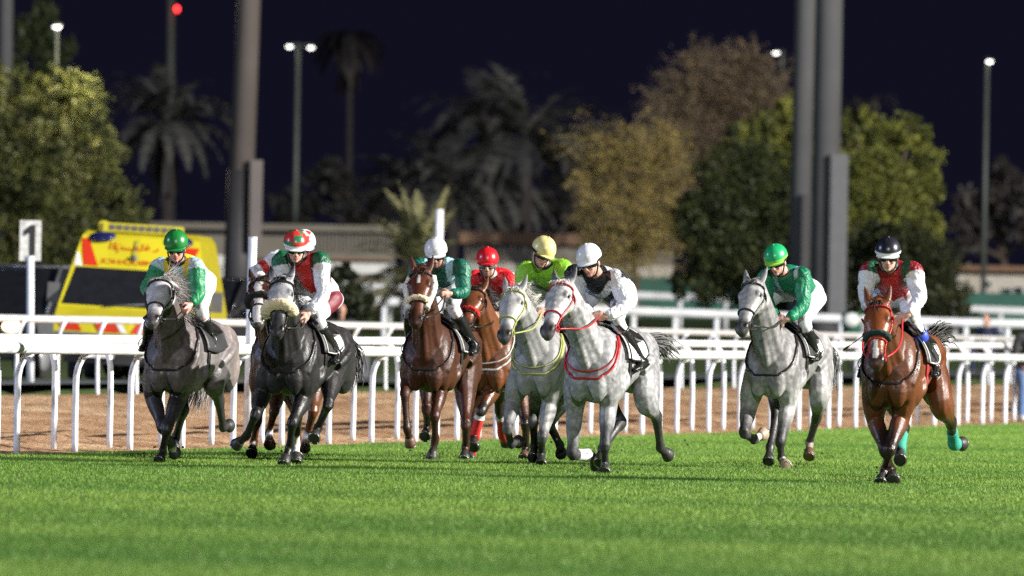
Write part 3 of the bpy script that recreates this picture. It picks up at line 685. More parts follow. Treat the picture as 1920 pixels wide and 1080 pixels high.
def horse(key, label, yaw, ground, chest, poll, muzzle, legs, coat, k=1.08, pitch=0.0, neck_arch=.0, head_yaw=0, poll_fwd=.46, msign=1,
          bridle='leather', ears=1, noseband=None, mane='', cloth='black', extra=None, tail=None, wid=1.0, head_k=1.06, breast='leather', hoofs=None, poll_drop=0.0):
    D = gdepth(*ground); s, c = math.sin(R(yaw)), math.cos(R(yaw))
    f = V3(-s, -c, 0); l = V3(c, -s, 0); u = V3(0, 0, 1.)
    if pitch: f, u = f * math.cos(R(pitch)) + u * math.sin(R(pitch)), u * math.cos(R(pitch)) - f * math.sin(R(pitch))
    C0 = W(chest[0], chest[1], D - .15)
    def T(x, y, z): return C0 + k * ((x - 1.12) * f + y * wid * l + (z - 1.05) * u)
    org = np.array(T(.45, 0, 0)); org[2] = 0.0
    root = thing('racehorse', org, label, 'horse', 'racehorses galloping up the turf straight')
    torso = Loft(TS, [T(a, 0, (p + q) / 2 + .03) for a, p, q in zip(TS, TT, TB)], l, u, TW * k * wid, [k * ((p - q) / 2 - .03) for p, q in zip(TT, TB)], [k * ((p - q) / 2 + .03) for p, q in zip(TT, TB)])
    parts = [torso.mesh(34, 28)]
    ax = np.array([f, l, u])
    def lump(x, y, z, r, a=None): parts.append(ell(T(x, y, z), ax if a is None else a, np.array(r) * k))
    for sy in (-1, 1):
        lump(.97, sy * .155, 1.10, (.17, .085, .27))          # shoulder
        lump(.86, sy * .185, .98, (.14, .075, .15))           # upper arm
        lump(1.105, sy * .092, .99, (.085, .082, .17))          # breast
        lump(-.04, sy * .15, 1.24, (.30, .125, .22))          # croup
        lump(-.16, sy * .15, 1.08, (.19, .115, .25))          # thigh
    # --- neck and head
    pl = W(poll[0], poll[1], C0[1] + (poll_fwd * k) * f[1]); pl = np.array(pl)
    hl = .60 * k * head_k
    mz = seg3(pl, muzzle, hl, msign); ha = nrm(mz - pl)
    hs0 = l * math.cos(R(head_yaw)) + f * math.sin(R(head_yaw)); hs = nrm(hs0 - ha * (hs0 @ ha)); hn = nrm(np.cross(hs, ha))
    if hn @ f < 0 and abs(hn @ f) > .3: hn = -hn
    hn = -hn if hn[2] < 0 and abs(hn[2]) > .5 else hn
    nb = T(.93, 0, 1.25); cw = T(.84, 0, 1.49)
    pb = pl - ha * .02 * k + hn * -.03 * k
    mid = (nb + pb) / 2 + u * neck_arch * k + f * .03 * k
    nd = nrm(pb - nb)
    def perp(v, t): return nrm(v - t * (v @ t))
    nup = perp(u * .6 - f, nd)   # crest side of the neck
    if nup[2] < 0: nup = -nup
    nc = [nb - nd * .10 * k, nb + nd * .05 * k, (nb * .62 + mid * .38), mid, (mid * .42 + pb * .58), pb + nd * .03 * k]
    ns = [l, l, nrm(l * .8 + hs * .2), nrm(l + hs), nrm(l * .3 + hs * .7), hs]
    neck = Loft([0, .2, .4, .6, .82, 1], nc, ns, [nup] * 6, np.array([.17, .165, .135, .115, .098, .088]) * k, np.array([.24, .235, .19, .155, .13, .10]) * k, np.array([.32, .30, .235, .18, .145, .12]) * k)
    parts.append(neck.mesh(26, 22))
    ht = [-.10, 0, .10, .22, .34, .46, .58, .70, .82, .92, .99, 1.03]
    hw = np.array([.045, .078, .096, .108, .104, .086, .068, .059, .060, .062, .050, .022]) * k * head_k
    hu = np.array([.04, .062, .072, .076, .074, .066, .057, .05, .048, .046, .034, .014]) * k * head_k
    hd = np.array([.04, .075, .115, .15, .15, .115, .085, .068, .064, .064, .052, .018]) * k * head_k
    head = Loft(ht, [pl + ha * hl * t for t in ht], [hs] * 12, [hn] * 12, hw, hu, hd)
    parts.append(head.mesh(34, 22)); q = k * head_k
    hax = np.array([ha, hs, hn])
    for sy in (-1, 1):
        parts.append(ell(pl + ha * hl * .24 + hs * sy * .072 * q - hn * .062 * q, hax, np.array((.095, .036, .085)) * q))     # jaw plate
        parts.append(ell(pl + ha * hl * .25 + hs * sy * .084 * q + hn * .036 * q, hax, np.array((.05, .026, .026)) * q))      # brow
        parts.append(ell(pl + ha * hl * .89 + hs * sy * .043 * q + hn * .012 * q, hax, np.array((.05, .026, .032)) * q))      # nostril
        parts.append(tube([pl + ha*hl*.36 + hs*sy*.085*q + hn*.004*q, pl + ha*hl*.58 + hs*sy*.062*q + hn*.0*q], np.array((.013, .008)) * q, n=6))
        eb = pl - ha * .005 * q + hs * sy * .058 * q + hn * .005 * q
        ed = nrm(-ha * .92 + hs * sy * .26 + hn * .22) if ears > 0 else nrm(-ha * .5 - hn * .75 + hs * sy * .35)
        L = .185 * q
        parts.append(tube([eb - ed * .03 * q, eb + ed * L * .3 + hs*sy*.006*q, eb + ed * L * .65 + hs * sy * .004 * q, eb + ed * L], np.array((.03, .036, .026, .006)) * q, ref=hs, n=9, m=9, ry=np.array((.028, .019, .014, .006)) * q))
    parts.append(ell(pl + ha * hl * .95 - hn * .038 * q, hax, np.array((.05, .042, .026)) * q))   # lower lip
    for sy in (-1, 1):                                        # strap muscles of the neck and the windpipe between them
        pp = [neck.pt(.97, sy * 1.9, -.035 * k), neck.pt(.7, sy * 2.05, -.030 * k), neck.pt(.4, sy * 2.15, -.035 * k), neck.pt(.12, sy * 2.1, -.05 * k), T(1.08, sy * .17, 1.12)]
        parts.append(tube(pp, np.array((.035, .046, .056, .062, .06)) * k, ref=l, n=10, m=22))
        parts.append(tube([neck.pt(.9, sy * .9, -.035 * k), neck.pt(.55, sy * 1.1, -.035 * k), neck.pt(.2, sy * 1.25, -.04 * k), T(.92, sy * .20, 1.28)], np.array((.035, .05, .055, .06)) * k, ref=l, n=10, m=18))
        parts.append(tube([T(.90, sy * .215, 1.30), T(.99, sy * .225, 1.16), T(1.06, sy * .19, 1.02)], np.array((.035, .042, .045)) * k, ref=l, n=9, m=14))   # shoulder blade ridge
        parts.append(tube([T(.74, sy * .235, 1.08), T(.80, sy * .235, .99), T(.86, sy * .20, .92)], np.array((.04, .055, .05)) * k, ref=l, n=9, m=14))            # triceps
        parts.append(tube([T(.30, sy * .235, 1.10), T(.10, sy * .255, 1.20), T(-.10, sy * .22, 1.32)], np.array((.05, .06, .06)) * k, ref=l, n=9, m=14))
        parts.append(tube([T(1.13, sy * .045, 1.06), T(1.145, sy * .055, .98), T(1.08, sy * .07, .88)], np.array((.045, .052, .05)) * k, ref=l, n=9, m=12))
    parts.append(tube([neck.pt(.95, math.pi, -.030 * k), neck.pt(.6, math.pi, -.034 * k), neck.pt(.25, math.pi, -.040 * k), neck.pt(.05, math.pi, -.06 * k)], np.array((.036, .042, .046, .045)) * k, ref=l, n=10, m=18))
    # --- legs
    chains = []; hoof_list = []
    for nm in ('LF', 'RF', 'LH', 'RH'):
        sp = legs[nm]; sy = 1 if nm[0] == 'L' else -1; fore = nm[1] == 'F'
        J = sp['p']; sg = sp.get('s', (1, -1, 1))
        if fore:
            e = np.array(T(.86, sy * .175, .88))
            if J[0]: e = W(J[0][0], J[0][1], e[1])
            top = T(.97, sy * .15, 1.12)
            kn = seg3(e, J[1], .415 * k, sg[0]); ft = seg3(kn, J[2], .275 * k, sg[1]); to = seg3(ft, J[3], .20 * k, sg[2])
            ch = [e, kn, ft, to]
            bd = nrm(ft - kn); fr = nrm(kn - e)
            pts = [top, e * .75 + top * .25, e, e * .6 + kn * .4, e * .2 + kn * .8, kn, kn * .78 + ft * .22, kn * .45 + ft * .55, ft * .9 + kn * .1, ft, ft * .55 + to * .45, ft * .35 + to * .65]
            rx = [.11, .105, .082, .072, .05, .052, .039, .034, .037, .043, .034, .04]
            ry = [.14, .14, .12, .092, .06, .060, .046, .042, .046, .051, .038, .042]
        else:
            hp = T(-.02, sy * .15, 1.22); st = np.array(T(.20, sy * .205, .99))
            if J[0]: st = W(J[0][0], J[0][1], st[1])
            kn = seg3(st, J[1], .43 * k, sg[0]); ft = seg3(kn, J[2], .37 * k, sg[1]); to = seg3(ft, J[3], .20 * k, sg[2])
            ch = [st, kn, ft, to]
            pts = [hp, hp * .5 + st * .5, st, st * .72 + kn * .28, st * .4 + kn * .6, st * .1 + kn * .9, kn, kn * .8 + ft * .2, kn * .45 + ft * .55, ft * .9 + kn * .1, ft, ft * .55 + to * .45, ft * .35 + to * .65]
            rx = [.13, .13, .105, .092, .066, .05, .053, .043, .037, .038, .045, .035, .041]
            ry = [.24, .22, .155, .125, .088, .068, .075, .056, .045, .048, .053, .039, .043]
        parts.append(tube(pts, np.array(rx) * k, ref=l, n=12, m=34, ry=np.array(ry) * k))
        chains.append((nm, ch)); hoof_list.append((nm, ft, to))
    V, Fc, N = remesh(parts, .0118, 3, .5)
    # --- pigment: body, head, muzzle, legs, socks
    bvh = BVHTree.FromPolygons([tuple(p) for p in V], [tuple(int(i) for i in q_) for q_ in Fc])
    def snap(p, off):
        h_, n_, _, _ = bvh.find_nearest(Vector(p)); return np.array(h_) + np.array(n_) * off
    def cast(o_, d_, off, far=1.2):
        h_ = bvh.ray_cast(Vector(o_), Vector(d_), far)[0]
        return np.array(h_) + nrm(d_) * off if h_ is not None else np.array(o_) + nrm(d_) * .3
    g = coat; c = np.tile(np.asarray(g['body'], float), (len(V), 1))
    if 'belly' in g:
        zz = (V - C0) @ u / k + 1.05; c = mixc(c, g['belly'], sstep(1.0, .84, zz))
    if 'rump' in g:
        xx = (V - C0) @ f / k + 1.12; c = mixc(c, g['rump'], sstep(.35, -.1, xx))
    if 'neck' in g:
        xx = (V - C0) @ f / k + 1.12; c = mixc(c, g['neck'], sstep(.75, 1.1, xx))
    th = (V - pl) @ ha / hl; dh = np.linalg.norm((V - pl) - np.outer(th * hl, ha), axis=1)
    hk = sstep(-.22, .0, th) * (dh < .24 * k) * (th < 1.1)
    # only what lies on the head, not the chest behind it
    hk = hk * (np.abs((V - pl) @ hs) < .16 * k)
    c = mixc(c, g.get('head', g['body']), hk)
    sd_ = (V - pl) @ hs; nn_ = (V - pl) @ hn
    mt_ = g.get('mz', .66); mzk = hk * sstep(mt_, mt_ + .2, th + wob(V, 7, 5) * .03); c = mixc(c, g['muzzle'], mzk)
    if 'blaze' in g:
        w0, t0, t1 = g['blaze']; wv = w0 * k * (1 + .3 * wob(V, 9, 8))
        c = mixc(c, (.62, .58, .55), hk * (np.abs(sd_ + .008 * wob(V, 5, 4)) < wv) * (th > t0) * (th < t1) * (nn_ > .012 * k))
    ek = np.zeros(len(V))
    for sy in (-1, 1):
        e0 = pl + ha * hl * .265 + hs * sy * .095 * q + hn * .022 * q
        ek = np.maximum(ek, sstep(.05 * q, .022 * q, np.linalg.norm(V - e0, axis=1)))
        n0 = pl + ha * hl * .905 + hs * sy * .052 * q + hn * .022 * q
        c = mixc(c, (.012, .009, .009), sstep(.034 * q, .018 * q, np.linalg.norm((V - n0) @ hax.T * np.array((.75, 1.0, .9)), axis=1)) * hk)
    c = mixc(c, np.asarray(g.get('eye', g['muzzle'])) * .8, ek * .85)
    for nm, ch in chains:
        d, par = polyproj(V, ch)
        near = (d < (.14 * k)) if nm[1] == 'F' else (d < .17 * k)
        start = g.get('leg_from', .45)
        lk = near * sstep(start - .25, start + .35, par + .12 * wob(V, 4, 3))
        c = mixc(c, g['leg'], lk)
        sk = g.get('socks', {}).get(nm)
        if sk is not None:
            s0, sc = sk if isinstance(sk, tuple) else (sk, (.66, .63, .60))
            c = mixc(c, sc, near * sstep(s0 - .06, s0 + .06, par + .07 * wob(V, 8, 2)))
    c = c * (1 + .10 * wob(V, 3.0, 11))[:, None]
    for nm, ch in chains:                                     # veins and tendon furrow tint stays in the material
        pass
    if 'ear' in g: c = mixc(c, g['ear'], sstep(-.03, -.12, th) * (np.abs(sd_) < .16 * k) * (dh < .2 * k) * ((V - pl) @ u > .02))
    b = mk('body', V, Fc, g['mat'], root, org, np.clip(c, .004, .95))
    # --- eyes
    for sy in (-1, 1):
        v, fc = ell(pl + ha * hl * .265 + hs * sy * .094 * q + hn * .022 * q, hax, np.array((.027, .019, .022)) * q)
        mk('eye', v, fc, M['eye'], root, org)
    # --- hooves with shoe
    for nm, ft, to in hoof_list:
        d = nrm(to - ft); a = ft * .45 + to * .55; e2 = to
        r = np.array((.040, .046, .054, .060, .055)) * k
        v, fc = tube([a - d * .0, a + (e2 - a) * .3, a + (e2 - a) * .65, e2, e2 + d * .004], r, ref=l, n=14, m=5, ry=r * 1.12, smooth=False)
        hm = (hoofs or {}).get(nm, 'hoof_dark')
        h = mk('hoof', v, fc, M[hm], root, org)
        ringp = [e2 + d * .004 + (l * math.cos(x) + np.cross(d, l) * math.sin(x) * 1.1) * .052 * k for x in np.linspace(-1.2, 4.34, 14)]
        v, fc = tube(ringp, .006 * k, ref=d, n=6); mk('horseshoe', v, fc, M['steel'], h, None if False else org)
        h.location = (0, 0, 0)
    # --- bridle following the head
    bm = M[bridle]; P = []
    def strap(pts, r=.0062, flat=1.9): P.append(tube(pts, r * k, n=6, ry=r * k * flat, ref=ha))
    an = np.linspace(-2.0, 2.0, 22)
    strap(head.pt(.60, np.linspace(0, 2 * math.pi, 26), .006 * k))                       # noseband
    strap(head.pt(.085, np.linspace(-1.7, 1.7, 20), .010 * k))                            # browband
    for sy in (-1, 1):
        strap(head.pt(np.linspace(.02, .80, 14), np.full(14, sy * 1.85), .008 * k))       # cheekpiece
        bitp = head.pt(.82, sy * 1.9, .012 * k)
        P.append(tube([bitp + (ha * math.cos(x) + hn * math.sin(x)) * .036 * k for x in np.linspace(0, 6.28, 14)], .0055 * k, n=6, ref=hs))
    strap(head.pt(.20, np.linspace(1.5, 4.78, 16), .02 * k), .006)                        # throat lash
    br = mk('bridle', *join(P), bm, root, org)
    bits = [head.pt(.83, sy * 1.9, .014 * k) for sy in (-1, 1)]
    if noseband:
        nt, r0, nm2 = noseband
        v, fc = tube(head.pt(nt, np.linspace(-2.1, 2.1, 18), r0 * .45), np.r_[.6, np.ones(16), .6] * r0, ref=ha, n=12, m=30, ry=np.r_[.6, np.ones(16), .6] * r0 * 1.45)
        v = v + (np.random.default_rng(3).normal(size=v.shape) * .003)
        mk('sheepskin_noseband', v, fc, M[nm2], root, org)
    if extra == 'cheek_fleece':
        for sy in (-1, 1):
            v, fc = tube(head.pt(np.linspace(.05, .66, 9), np.full(9, sy * 1.75), .022), .036, ref=hs, n=12, m=20, ry=.036)
            v = v + (np.random.default_rng(4).normal(size=v.shape) * .003); mk('sheepskin_cheek_roll', v, fc, M['fleece_white'], root, org)
    # --- tack on the back: cloth, saddle, girth, breast strap
    def drape(name, x0, x1, a0, a1, off, m, thick=.008, nx=14, na=22, fn=None):
        xs = np.linspace(x0, x1, nx); aa = np.linspace(-1, 1, na)
        X = np.repeat(xs, na).reshape(nx, na); A = np.tile(aa, (nx, 1))
        lim = (a0 + (a1 - a0) * np.linspace(0, 1, nx))[:, None]; A = A * lim
        lo = torso.pt(X, A, off * k); hi = torso.pt(X, A, (off + thick) * k)
        Vv = np.vstack([lo.reshape(-1, 3), hi.reshape(-1, 3)]); n = nx * na; Fq = []
        for i in range(nx - 1):
            for j in range(na - 1):
                a_, b_, c_, d_ = i*na+j, i*na+j+1, (i+1)*na+j+1, (i+1)*na+j
                Fq += [(a_, b_, c_, d_), (d_+n, c_+n, b_+n, a_+n)]
        for i in range(nx - 1):
            for j in (0, na - 1): Fq.append((i*na+j, (i+1)*na+j, (i+1)*na+j+n, i*na+j+n))
        for j in range(na - 1):
            for i in (0, nx - 1): Fq.append((i*na+j, i*na+j+1, i*na+j+1+n, i*na+j+n))
        return mk(name, Vv, np.array(Fq), m, root, org)
    am = 1.52
    cl = drape('saddle_cloth', .25, .82, am, am - .05, .030, M['white_cloth' if cloth == 'white' else 'black_cloth'])
    def edge(off=.042, r=.007, mm='white_tack', inset=.06):
        Pp = []
        for sy in (-1, 1):
            path = [(.80 - inset*.5, sy * .55), (.80 - inset*.5, sy * (am - inset)), (.27 + inset*.5, sy * (am - inset)), (.27 + inset*.5, sy * .55)]
            q_ = []
            for (xa, aa), (xb, ab) in zip(path[:-1], path[1:]):
                for t in np.linspace(0, 1, 9)[:-1]: q_.append(torso.pt(xa + (xb - xa) * t, aa + (ab - aa) * t, off * k))
            Pp.append(tube(q_, r, n=6, smooth=False))
        mk('piping', *join(Pp), M[mm], cl, org)
    if cloth in ('edge', 'nine'): edge()
    if cloth == 'white': edge(mm='black_cloth', r=.010, inset=.02)
    if cloth in ('panel', 'spot'):
        for sy in (-1, 1):
            xs = np.linspace(.30, .47, 6); aa = np.linspace(.90, 1.36, 8)
            Vp = torso.pt(np.repeat(xs, 8), np.tile(aa, 6) * sy, .043 * k)
            mk('number_panel', Vp, [(i*8+j, i*8+j+1, (i+1)*8+j+1, (i+1)*8+j) for i in range(5) for j in range(7)], M['white_cloth'], cl, org)
        edge(r=.006)
        if cloth == 'spot':
            v, fc = ell(torso.pt(.385, 1.0, .045 * k), np.array([f, u, l]), np.array((.032, .05, .012)) * k); mk('emblem', v, fc, M['black_cloth'], cl, org)
    if cloth == 'nine':
        v, fc = text_mesh('9', .23)
        for sy in (1, -1):
            q_ = torso.pt(.385 - sy * v[:, 0] * sy / k * 1.0, sy * (1.24 - v[:, 1] / (.29 * k)), .046 * k) if sy == 1 else torso.pt(.385 + v[:, 0] / k, -(1.24 - v[:, 1] / (.29 * k)), .046 * k)
            mk('number', q_, fc, M['white_cloth'], cl, org, smooth=False)
    sd = drape('saddle', .42, .86, .95, .75, .055, M['leather'], .035, 12, 14)
    P = [tube(torso.pt(.70 + 0*np.linspace(0, 1, 30), np.linspace(-2.6, 2.6, 30) + math.pi, .014 * k), .012 * k, ref=f, n=6, ry=.035 * k)] if False else []
    ga = np.linspace(1.0, 2 * math.pi - 1.0, 30)
    gm = M['red_tack'] if extra == 'red_girth' else (M['white_tack'] if extra == 'white_girth' else M['leather'])
    gcn = T(.73, 0, 1.15); P = [tube([cast(gcn, u * math.cos(x) + l * math.sin(x), .006 * k) for x in ga], .034 * k, ref=f, n=8, ry=.010 * k)]
    mk('girth', *join(P), gm, root, org)
    if breast:
        P = []; w0 = T(.80, 0, 1.50); w1 = T(1.20, 0, 1.04); cc = w0 * .52 + w1 * .48 - f * .02; e1 = nrm(w1 - w0)
        pp = [cast(cc, e1 * math.cos(x) + l * math.sin(x), .010 * k) for x in np.linspace(-2.35, 2.35, 34)]
        P.append(tube(pp, .0105 * k, n=6, m=60, ry=.017 * k))
        pp = [cast(cc + e1 * .0, e1 * math.cos(x) + l * math.sin(x) + u * .22, .012 * k) for x in np.linspace(-1.9, 1.9, 26)]
        if breast != 'leather': P.append(tube(pp, .007 * k, n=6, m=40))
        mk('breast_strap', *join(P), M[breast], root, org)
    # --- mane, forelock, tail
    if g.get('hairm'):
        rts, drs, lns = [], [], []; gg = np.random.default_rng(hash(key) % 999 if False else len(label))
        ms = -1 if 'r' in mane else 1; fly = 'fly' in mane
        for _ in range(850 if 'short' not in mane else 260):
            t = gg.uniform(.12, 1.0); a_ = gg.normal() * .12
            rts.append(neck.pt(t, a_, -.004)); sdv = cr(neck.t, neck.s, t)
            d = nup * (.55 if fly else .3) + sdv * ms * gg.uniform(.35, 1.0) - f * gg.uniform(.0, .9) * (1.4 if fly else .7)
            drs.append(d); lns.append(gg.uniform(.09, .22) * k * (1.25 if fly else (.5 if 'short' in mane else .9)))
        for _ in range(70):
            rts.append(pl - ha * .02 * q + hs * gg.normal() * .03 * q + hn * .055 * q); drs.append(ha * .8 + hn * .45 + hs * gg.normal() * .5 + (-f * .8 if fly else 0)); lns.append(gg.uniform(.08, .17) * k)
        hair('mane', rts, drs, lns, .0042 * k, g['hairm'], root, org, droop=1.1 if not fly else .7, wig=.45, seed=5)
    if tail:
        dock = T(-.36, 0, 1.33)
        tp = [dock + f * .05, dock - f * .07 * k + u * .03] + [W(px, py, dock[1] + dy) for px, py, dy in tail]
        v, fc = tube(tp[:3], np.array((.045, .042, .03)) * k, n=8)
        rts, drs, lns = [], [], []; gg = np.random.default_rng(9)
        tp = np.array(tp); dd = np.r_[0, np.cumsum(np.linalg.norm(np.diff(tp, axis=0), axis=1))]
        Vs, Fs, off = [], [], 0
        for _ in range(230):
            e = gg.uniform(.5, 1.0); x = np.linspace(gg.uniform(0, .25), 1, 9) * dd[-1] * e
            p = cr(dd, tp, np.minimum(x, dd[-1])); o_ = gg.normal(size=3) * .035 * k
            p = p + o_ * (.35 + (x / dd[-1])[:, None] ** 1.2 * 1.3) + np.cumsum(gg.normal(size=(9, 3)) * .006, 0)
            vv, ff = tube(p, np.r_[np.linspace(.007, .0045, 8), .001] * k, n=3, m=9, smooth=False)
            Vs.append(vv); Fs += [tuple(i + off for i in q_) for q_ in ff]; off += len(vv)
        mk('tail', np.vstack([*Vs, v]), Fs + [tuple(i + off for i in q_) for q_ in fc], g.get('tailm', g['hairm']), root, org)
    # --- leg bandages and boots
    for nm, bn, t0, t1, m_ in legs.get('wraps', []):
        ch = dict(chains)[nm]
        a = ch[1] + (ch[2] - ch[1]) * t0; b_ = ch[1] + (ch[2] - ch[1]) * min(t1, 1.0); pp = [a, (a + b_) / 2, b_]
        rr = [.046, .045, .052]
        if t1 > 1: pp.append(ch[2] + (ch[3] - ch[2]) * (t1 - 1)); rr.append(.05)
        v, fc = tube(pp, np.array(rr) * k * 1.08, ref=l, n=14, m=14, ry=np.array(rr) * k * 1.2); mk(bn, v, fc, M[m_], root, org)
    H = dict(root=root, T=T, torso=torso, neck=neck, f=f, l=l, u=u, k=k, org=org, bits=bits, D=D, C0=C0, tack=bm, nup=nup)
    HORSES[key] = H
    return H
# ------------------------------------------------------------------ jockeys
SKIN = (.46, .25, .17)
def jockey(H, label, ov, hat, silk, look=(0, 25), skin=SKIN, knee_band=None, breech=(.62, .62, .66), lens='visor', patch=None, kj=1.05, beard=False, collar='black_cloth', group='jockeys riding in the race'):
    f, l, u = H['f'], H['l'], V3(0, 0, 1.); S = H['T'](.66, 0, 1.53)
    fl = nrm(V3(f[0], f[1], 0))
    base = dict(pelvis=(-.24, 0, .40), hipL=(-.22, .10, .36), hipR=(-.22, -.10, .36), kneeL=(.14, .25, .10), kneeR=(.14, -.25, .10), ankleL=(-.12, .30, -.30), ankleR=(-.12, -.30, -.30),
                toeL=(.06, .33, -.36), toeR=(.06, -.33, -.36), chest=(.12, 0, .58), neck=(.25, 0, .64), shL=(.20, .185, .57), shR=(.20, -.185, .57),
                elL=(.30, .29, .30), elR=(.30, -.29, .30), haL=(.52, .075, .16), haR=(.52, -.075, .16), head=(.37, 0, .72))
    J = {}
    for n, (a, b, c) in base.items(): J[n] = S + kj * (a * fl + b * l + c * u)
    if 'head' in ov:                                     # the whole trunk follows the head before single joints are set
        hp = W(*ov['head'], J['head'][1]); dv = hp - J['head']
        for n in J:
            w = {'head': 1, 'neck': .95, 'shL': .85, 'shR': .85, 'chest': .7, 'elL': .5, 'elR': .5, 'pelvis': .3, 'hipL': .25, 'hipR': .25, 'haL': .15, 'haR': .15}.get(n, 0)
            J[n] = J[n] + dv * w
    for n, p in ov.items():
        if n in J: J[n] = W(p[0], p[1], J[n][1] - (p[2] if len(p) > 2 else 0))
    if 'neck' not in ov:
        J['neck'] = (J['shL'] + J['shR']) / 2 * .7 + J['head'] * .3 - fl * .03
    if 'chest' not in ov: J['chest'] = (J['shL'] + J['shR']) / 2 * .72 + J['pelvis'] * .28 + u * .02
    org = np.array(J['pelvis']); 
    root = thing('person', org, label, 'jockey', group)
    side = nrm(J['shL'] - J['shR'])
    # head frame
    ya, pi = R(look[0]), R(look[1]); roll = R(look[2]) if len(look) > 2 else 0
    hf = V3(math.sin(ya) * math.cos(pi), -math.cos(ya) * math.cos(pi), -math.sin(pi)); hs = nrm(np.cross(V3(0, 0, 1), hf)); hu = np.cross(hf, hs)
    hs, hu = hs * math.cos(roll) + hu * math.sin(roll), hu * math.cos(roll) - hs * math.sin(roll)
    hc = J['head']; q = 1.0 * kj; hx = np.array([hf, hs, hu])
    def hp(a, b, c): return hc + q * (a * hf + b * hs + c * hu)
    parts = []
    def e(p, r): parts.append(ell(hp(*p), hx, np.array(r) * q))
    e((0, 0, .03), (.098, .076, .10)); e((.03, 0, -.06), (.062, .056, .075)); e((.062, 0, -.105), (.03, .03, .026)); e((.02, 0, -.09), (.06, .048, .04))
    parts.append(tube([hp(.085, 0, .005), hp(.108, 0, -.035), hp(.098, 0, -.055)], np.array((.011, .016, .012)) * q, ref=hs, n=8)); e((.095, .012, -.05), (.014, .011, .010)); e((.095, -.012, -.05), (.014, .011, .010))
    for sy in (-1, 1):
        e((.066, sy * .036, -.035), (.026, .025, .024)); e((.08, sy * .032, .018), (.016, .028, .009)); e((-.005, sy * .08, -.025), (.022, .011, .034))
    e((.086, 0, -.077), (.013, .023, .007)); e((.082, 0, -.089), (.013, .020, .007))
    parts.append(tube([hp(-.03, 0, -.02), hp(-.035, 0, -.09), J['neck'] * .9 + J['chest'] * .1], np.array((.06, .055, .07)) * q, ref=hs, n=12))
    # trunk under the clothes
    P, C, N = J['pelvis'], J['chest'], J['neck']
    sp = [P - nrm(C - P) * .06, P, P * .6 + C * .4, P * .2 + C * .8, C * .7 + N * .3, N * .8 + C * .2, N]
    bk = [nrm(np.cross(nrm(b - a), side)) for a, b in zip(sp[:-1], sp[1:])]; bk.append(bk[-1])
    def trunk(w, h, inf=0.0): return Loft(np.arange(7), sp, [side] * 7, bk, (np.array(w) + inf) * kj, (np.array(h) + inf) * kj, (np.array(h) + inf) * kj)
    parts.append(trunk([.10, .13, .12, .15, .155, .11, .055], [.09, .11, .09, .105, .10, .075, .05]).mesh(22, 18))
    arms = {}
    for s in 'LR':
        sh, el, ha = J['sh' + s], J['el' + s], J['ha' + s]
        if 'wr' + s in ov: wr = W(*ov['wr' + s], ha[1])
        else: wr = ha - nrm(ha - el) * .07 * kj
        arms[s] = (sh, el, wr, ha)
        parts.append(tube([C * .5 + sh * .5, sh, sh * .5 + el * .5, el, el * .5 + wr * .5, wr, wr + (ha - wr) * .5], np.array((.06, .058, .046, .04, .037, .027, .027)) * kj, ref=side, n=10, m=20))
        # hand: palm, four bent fingers of different lengths closed round the rein, thumb from the side
        d = nrm(ha - wr); sy = 1 if s == 'L' else -1
        ac = nrm(u - d * (u @ d)); inn = np.cross(d, ac) * sy     # ac up along the knuckle row, inn towards the other hand or away
        if inn @ (l * -sy) < 0: inn = -inn
        pc = wr + d * .055 * kj
        parts.append(ell(pc, np.array([d, ac, inn]), np.array((.05, .043, .020)) * kj))
        for k_, (L, o_) in enumerate(((.85, .030), (1.0, .010), (.95, -.010), (.75, -.029))):
            b0 = pc + d * .036 * kj + ac * o_ * kj; b1 = b0 + (d * .034 * L + inn * .006) * kj; b2 = b1 + (inn * .030 * L - d * .004) * kj; b3 = b2 + (-d * .024 * L + inn * .004) * kj
            parts.append(tube([b0 - d * .012, b0, b1, b2, b3], np.array((.010, .0105, .010, .0092, .0075)) * kj, ref=ac, n=7, m=12))
        t0 = pc - d * .02 * kj + ac * .034 * kj + inn * .008 * kj; t1 = t0 + (d * .03 + ac * .018 + inn * .012) * kj; t2 = t1 + (d * .026 + inn * .016 - ac * .004) * kj
        parts.append(tube([t0, t1, t2], np.array((.013, .011, .008)) * kj, ref=inn, n=7, m=8))
    legs = {}
    for s in 'LR':
        hip, kn, an, to = J['hip' + s], J['knee' + s], J['ankle' + s], J['toe' + s]; legs[s] = (hip, kn, an, to)
        parts.append(tube([P * .4 + hip * .6, hip, hip * .5 + kn * .5, kn, kn * .6 + an * .4, an, an + nrm(an - kn) * .03], np.array((.09, .088, .072, .050, .044, .028, .026)) * kj, ref=l, n=10, m=20))
        ax0 = nrm(an - kn); parts.append(tube([an - nrm(to - an) * .02 + ax0 * .03, an * .5 + to * .5 + ax0 * .035, an * .2 + to * .8 + ax0 * .032], np.array((.026, .026, .018)) * kj, ref=l, n=8))
    V, Fc, Nn = remesh(parts, .0075, 3, .4)
    c = np.tile(np.asarray(skin, float), (len(V), 1)) * (1 + .06 * wob(V, 14, 3))[:, None]
    X = (V - hc) @ hx.T / q
    lip = sstep(.03, .018, np.sqrt((X[:, 0] - .09) ** 2 + (X[:, 1] * .75) ** 2 + ((X[:, 2] + .083) * 1.8) ** 2)); c = mixc(c, (.34, .10, .09), lip * .8)
    ck = sstep(.045, .02, np.sqrt((X[:, 0] - .08) ** 2 + (np.abs(X[:, 1]) - .038) ** 2 + (X[:, 2] + .045) ** 2)); c = mixc(c, np.asarray(skin) * (1.15, .85, .85), ck * .5)
    hr = sstep(-.035, -.06, X[:, 0]) * (X[:, 2] > -.07) * (np.abs(X[:, 1]) < .1); c = mixc(c, (.02, .015, .012), hr)
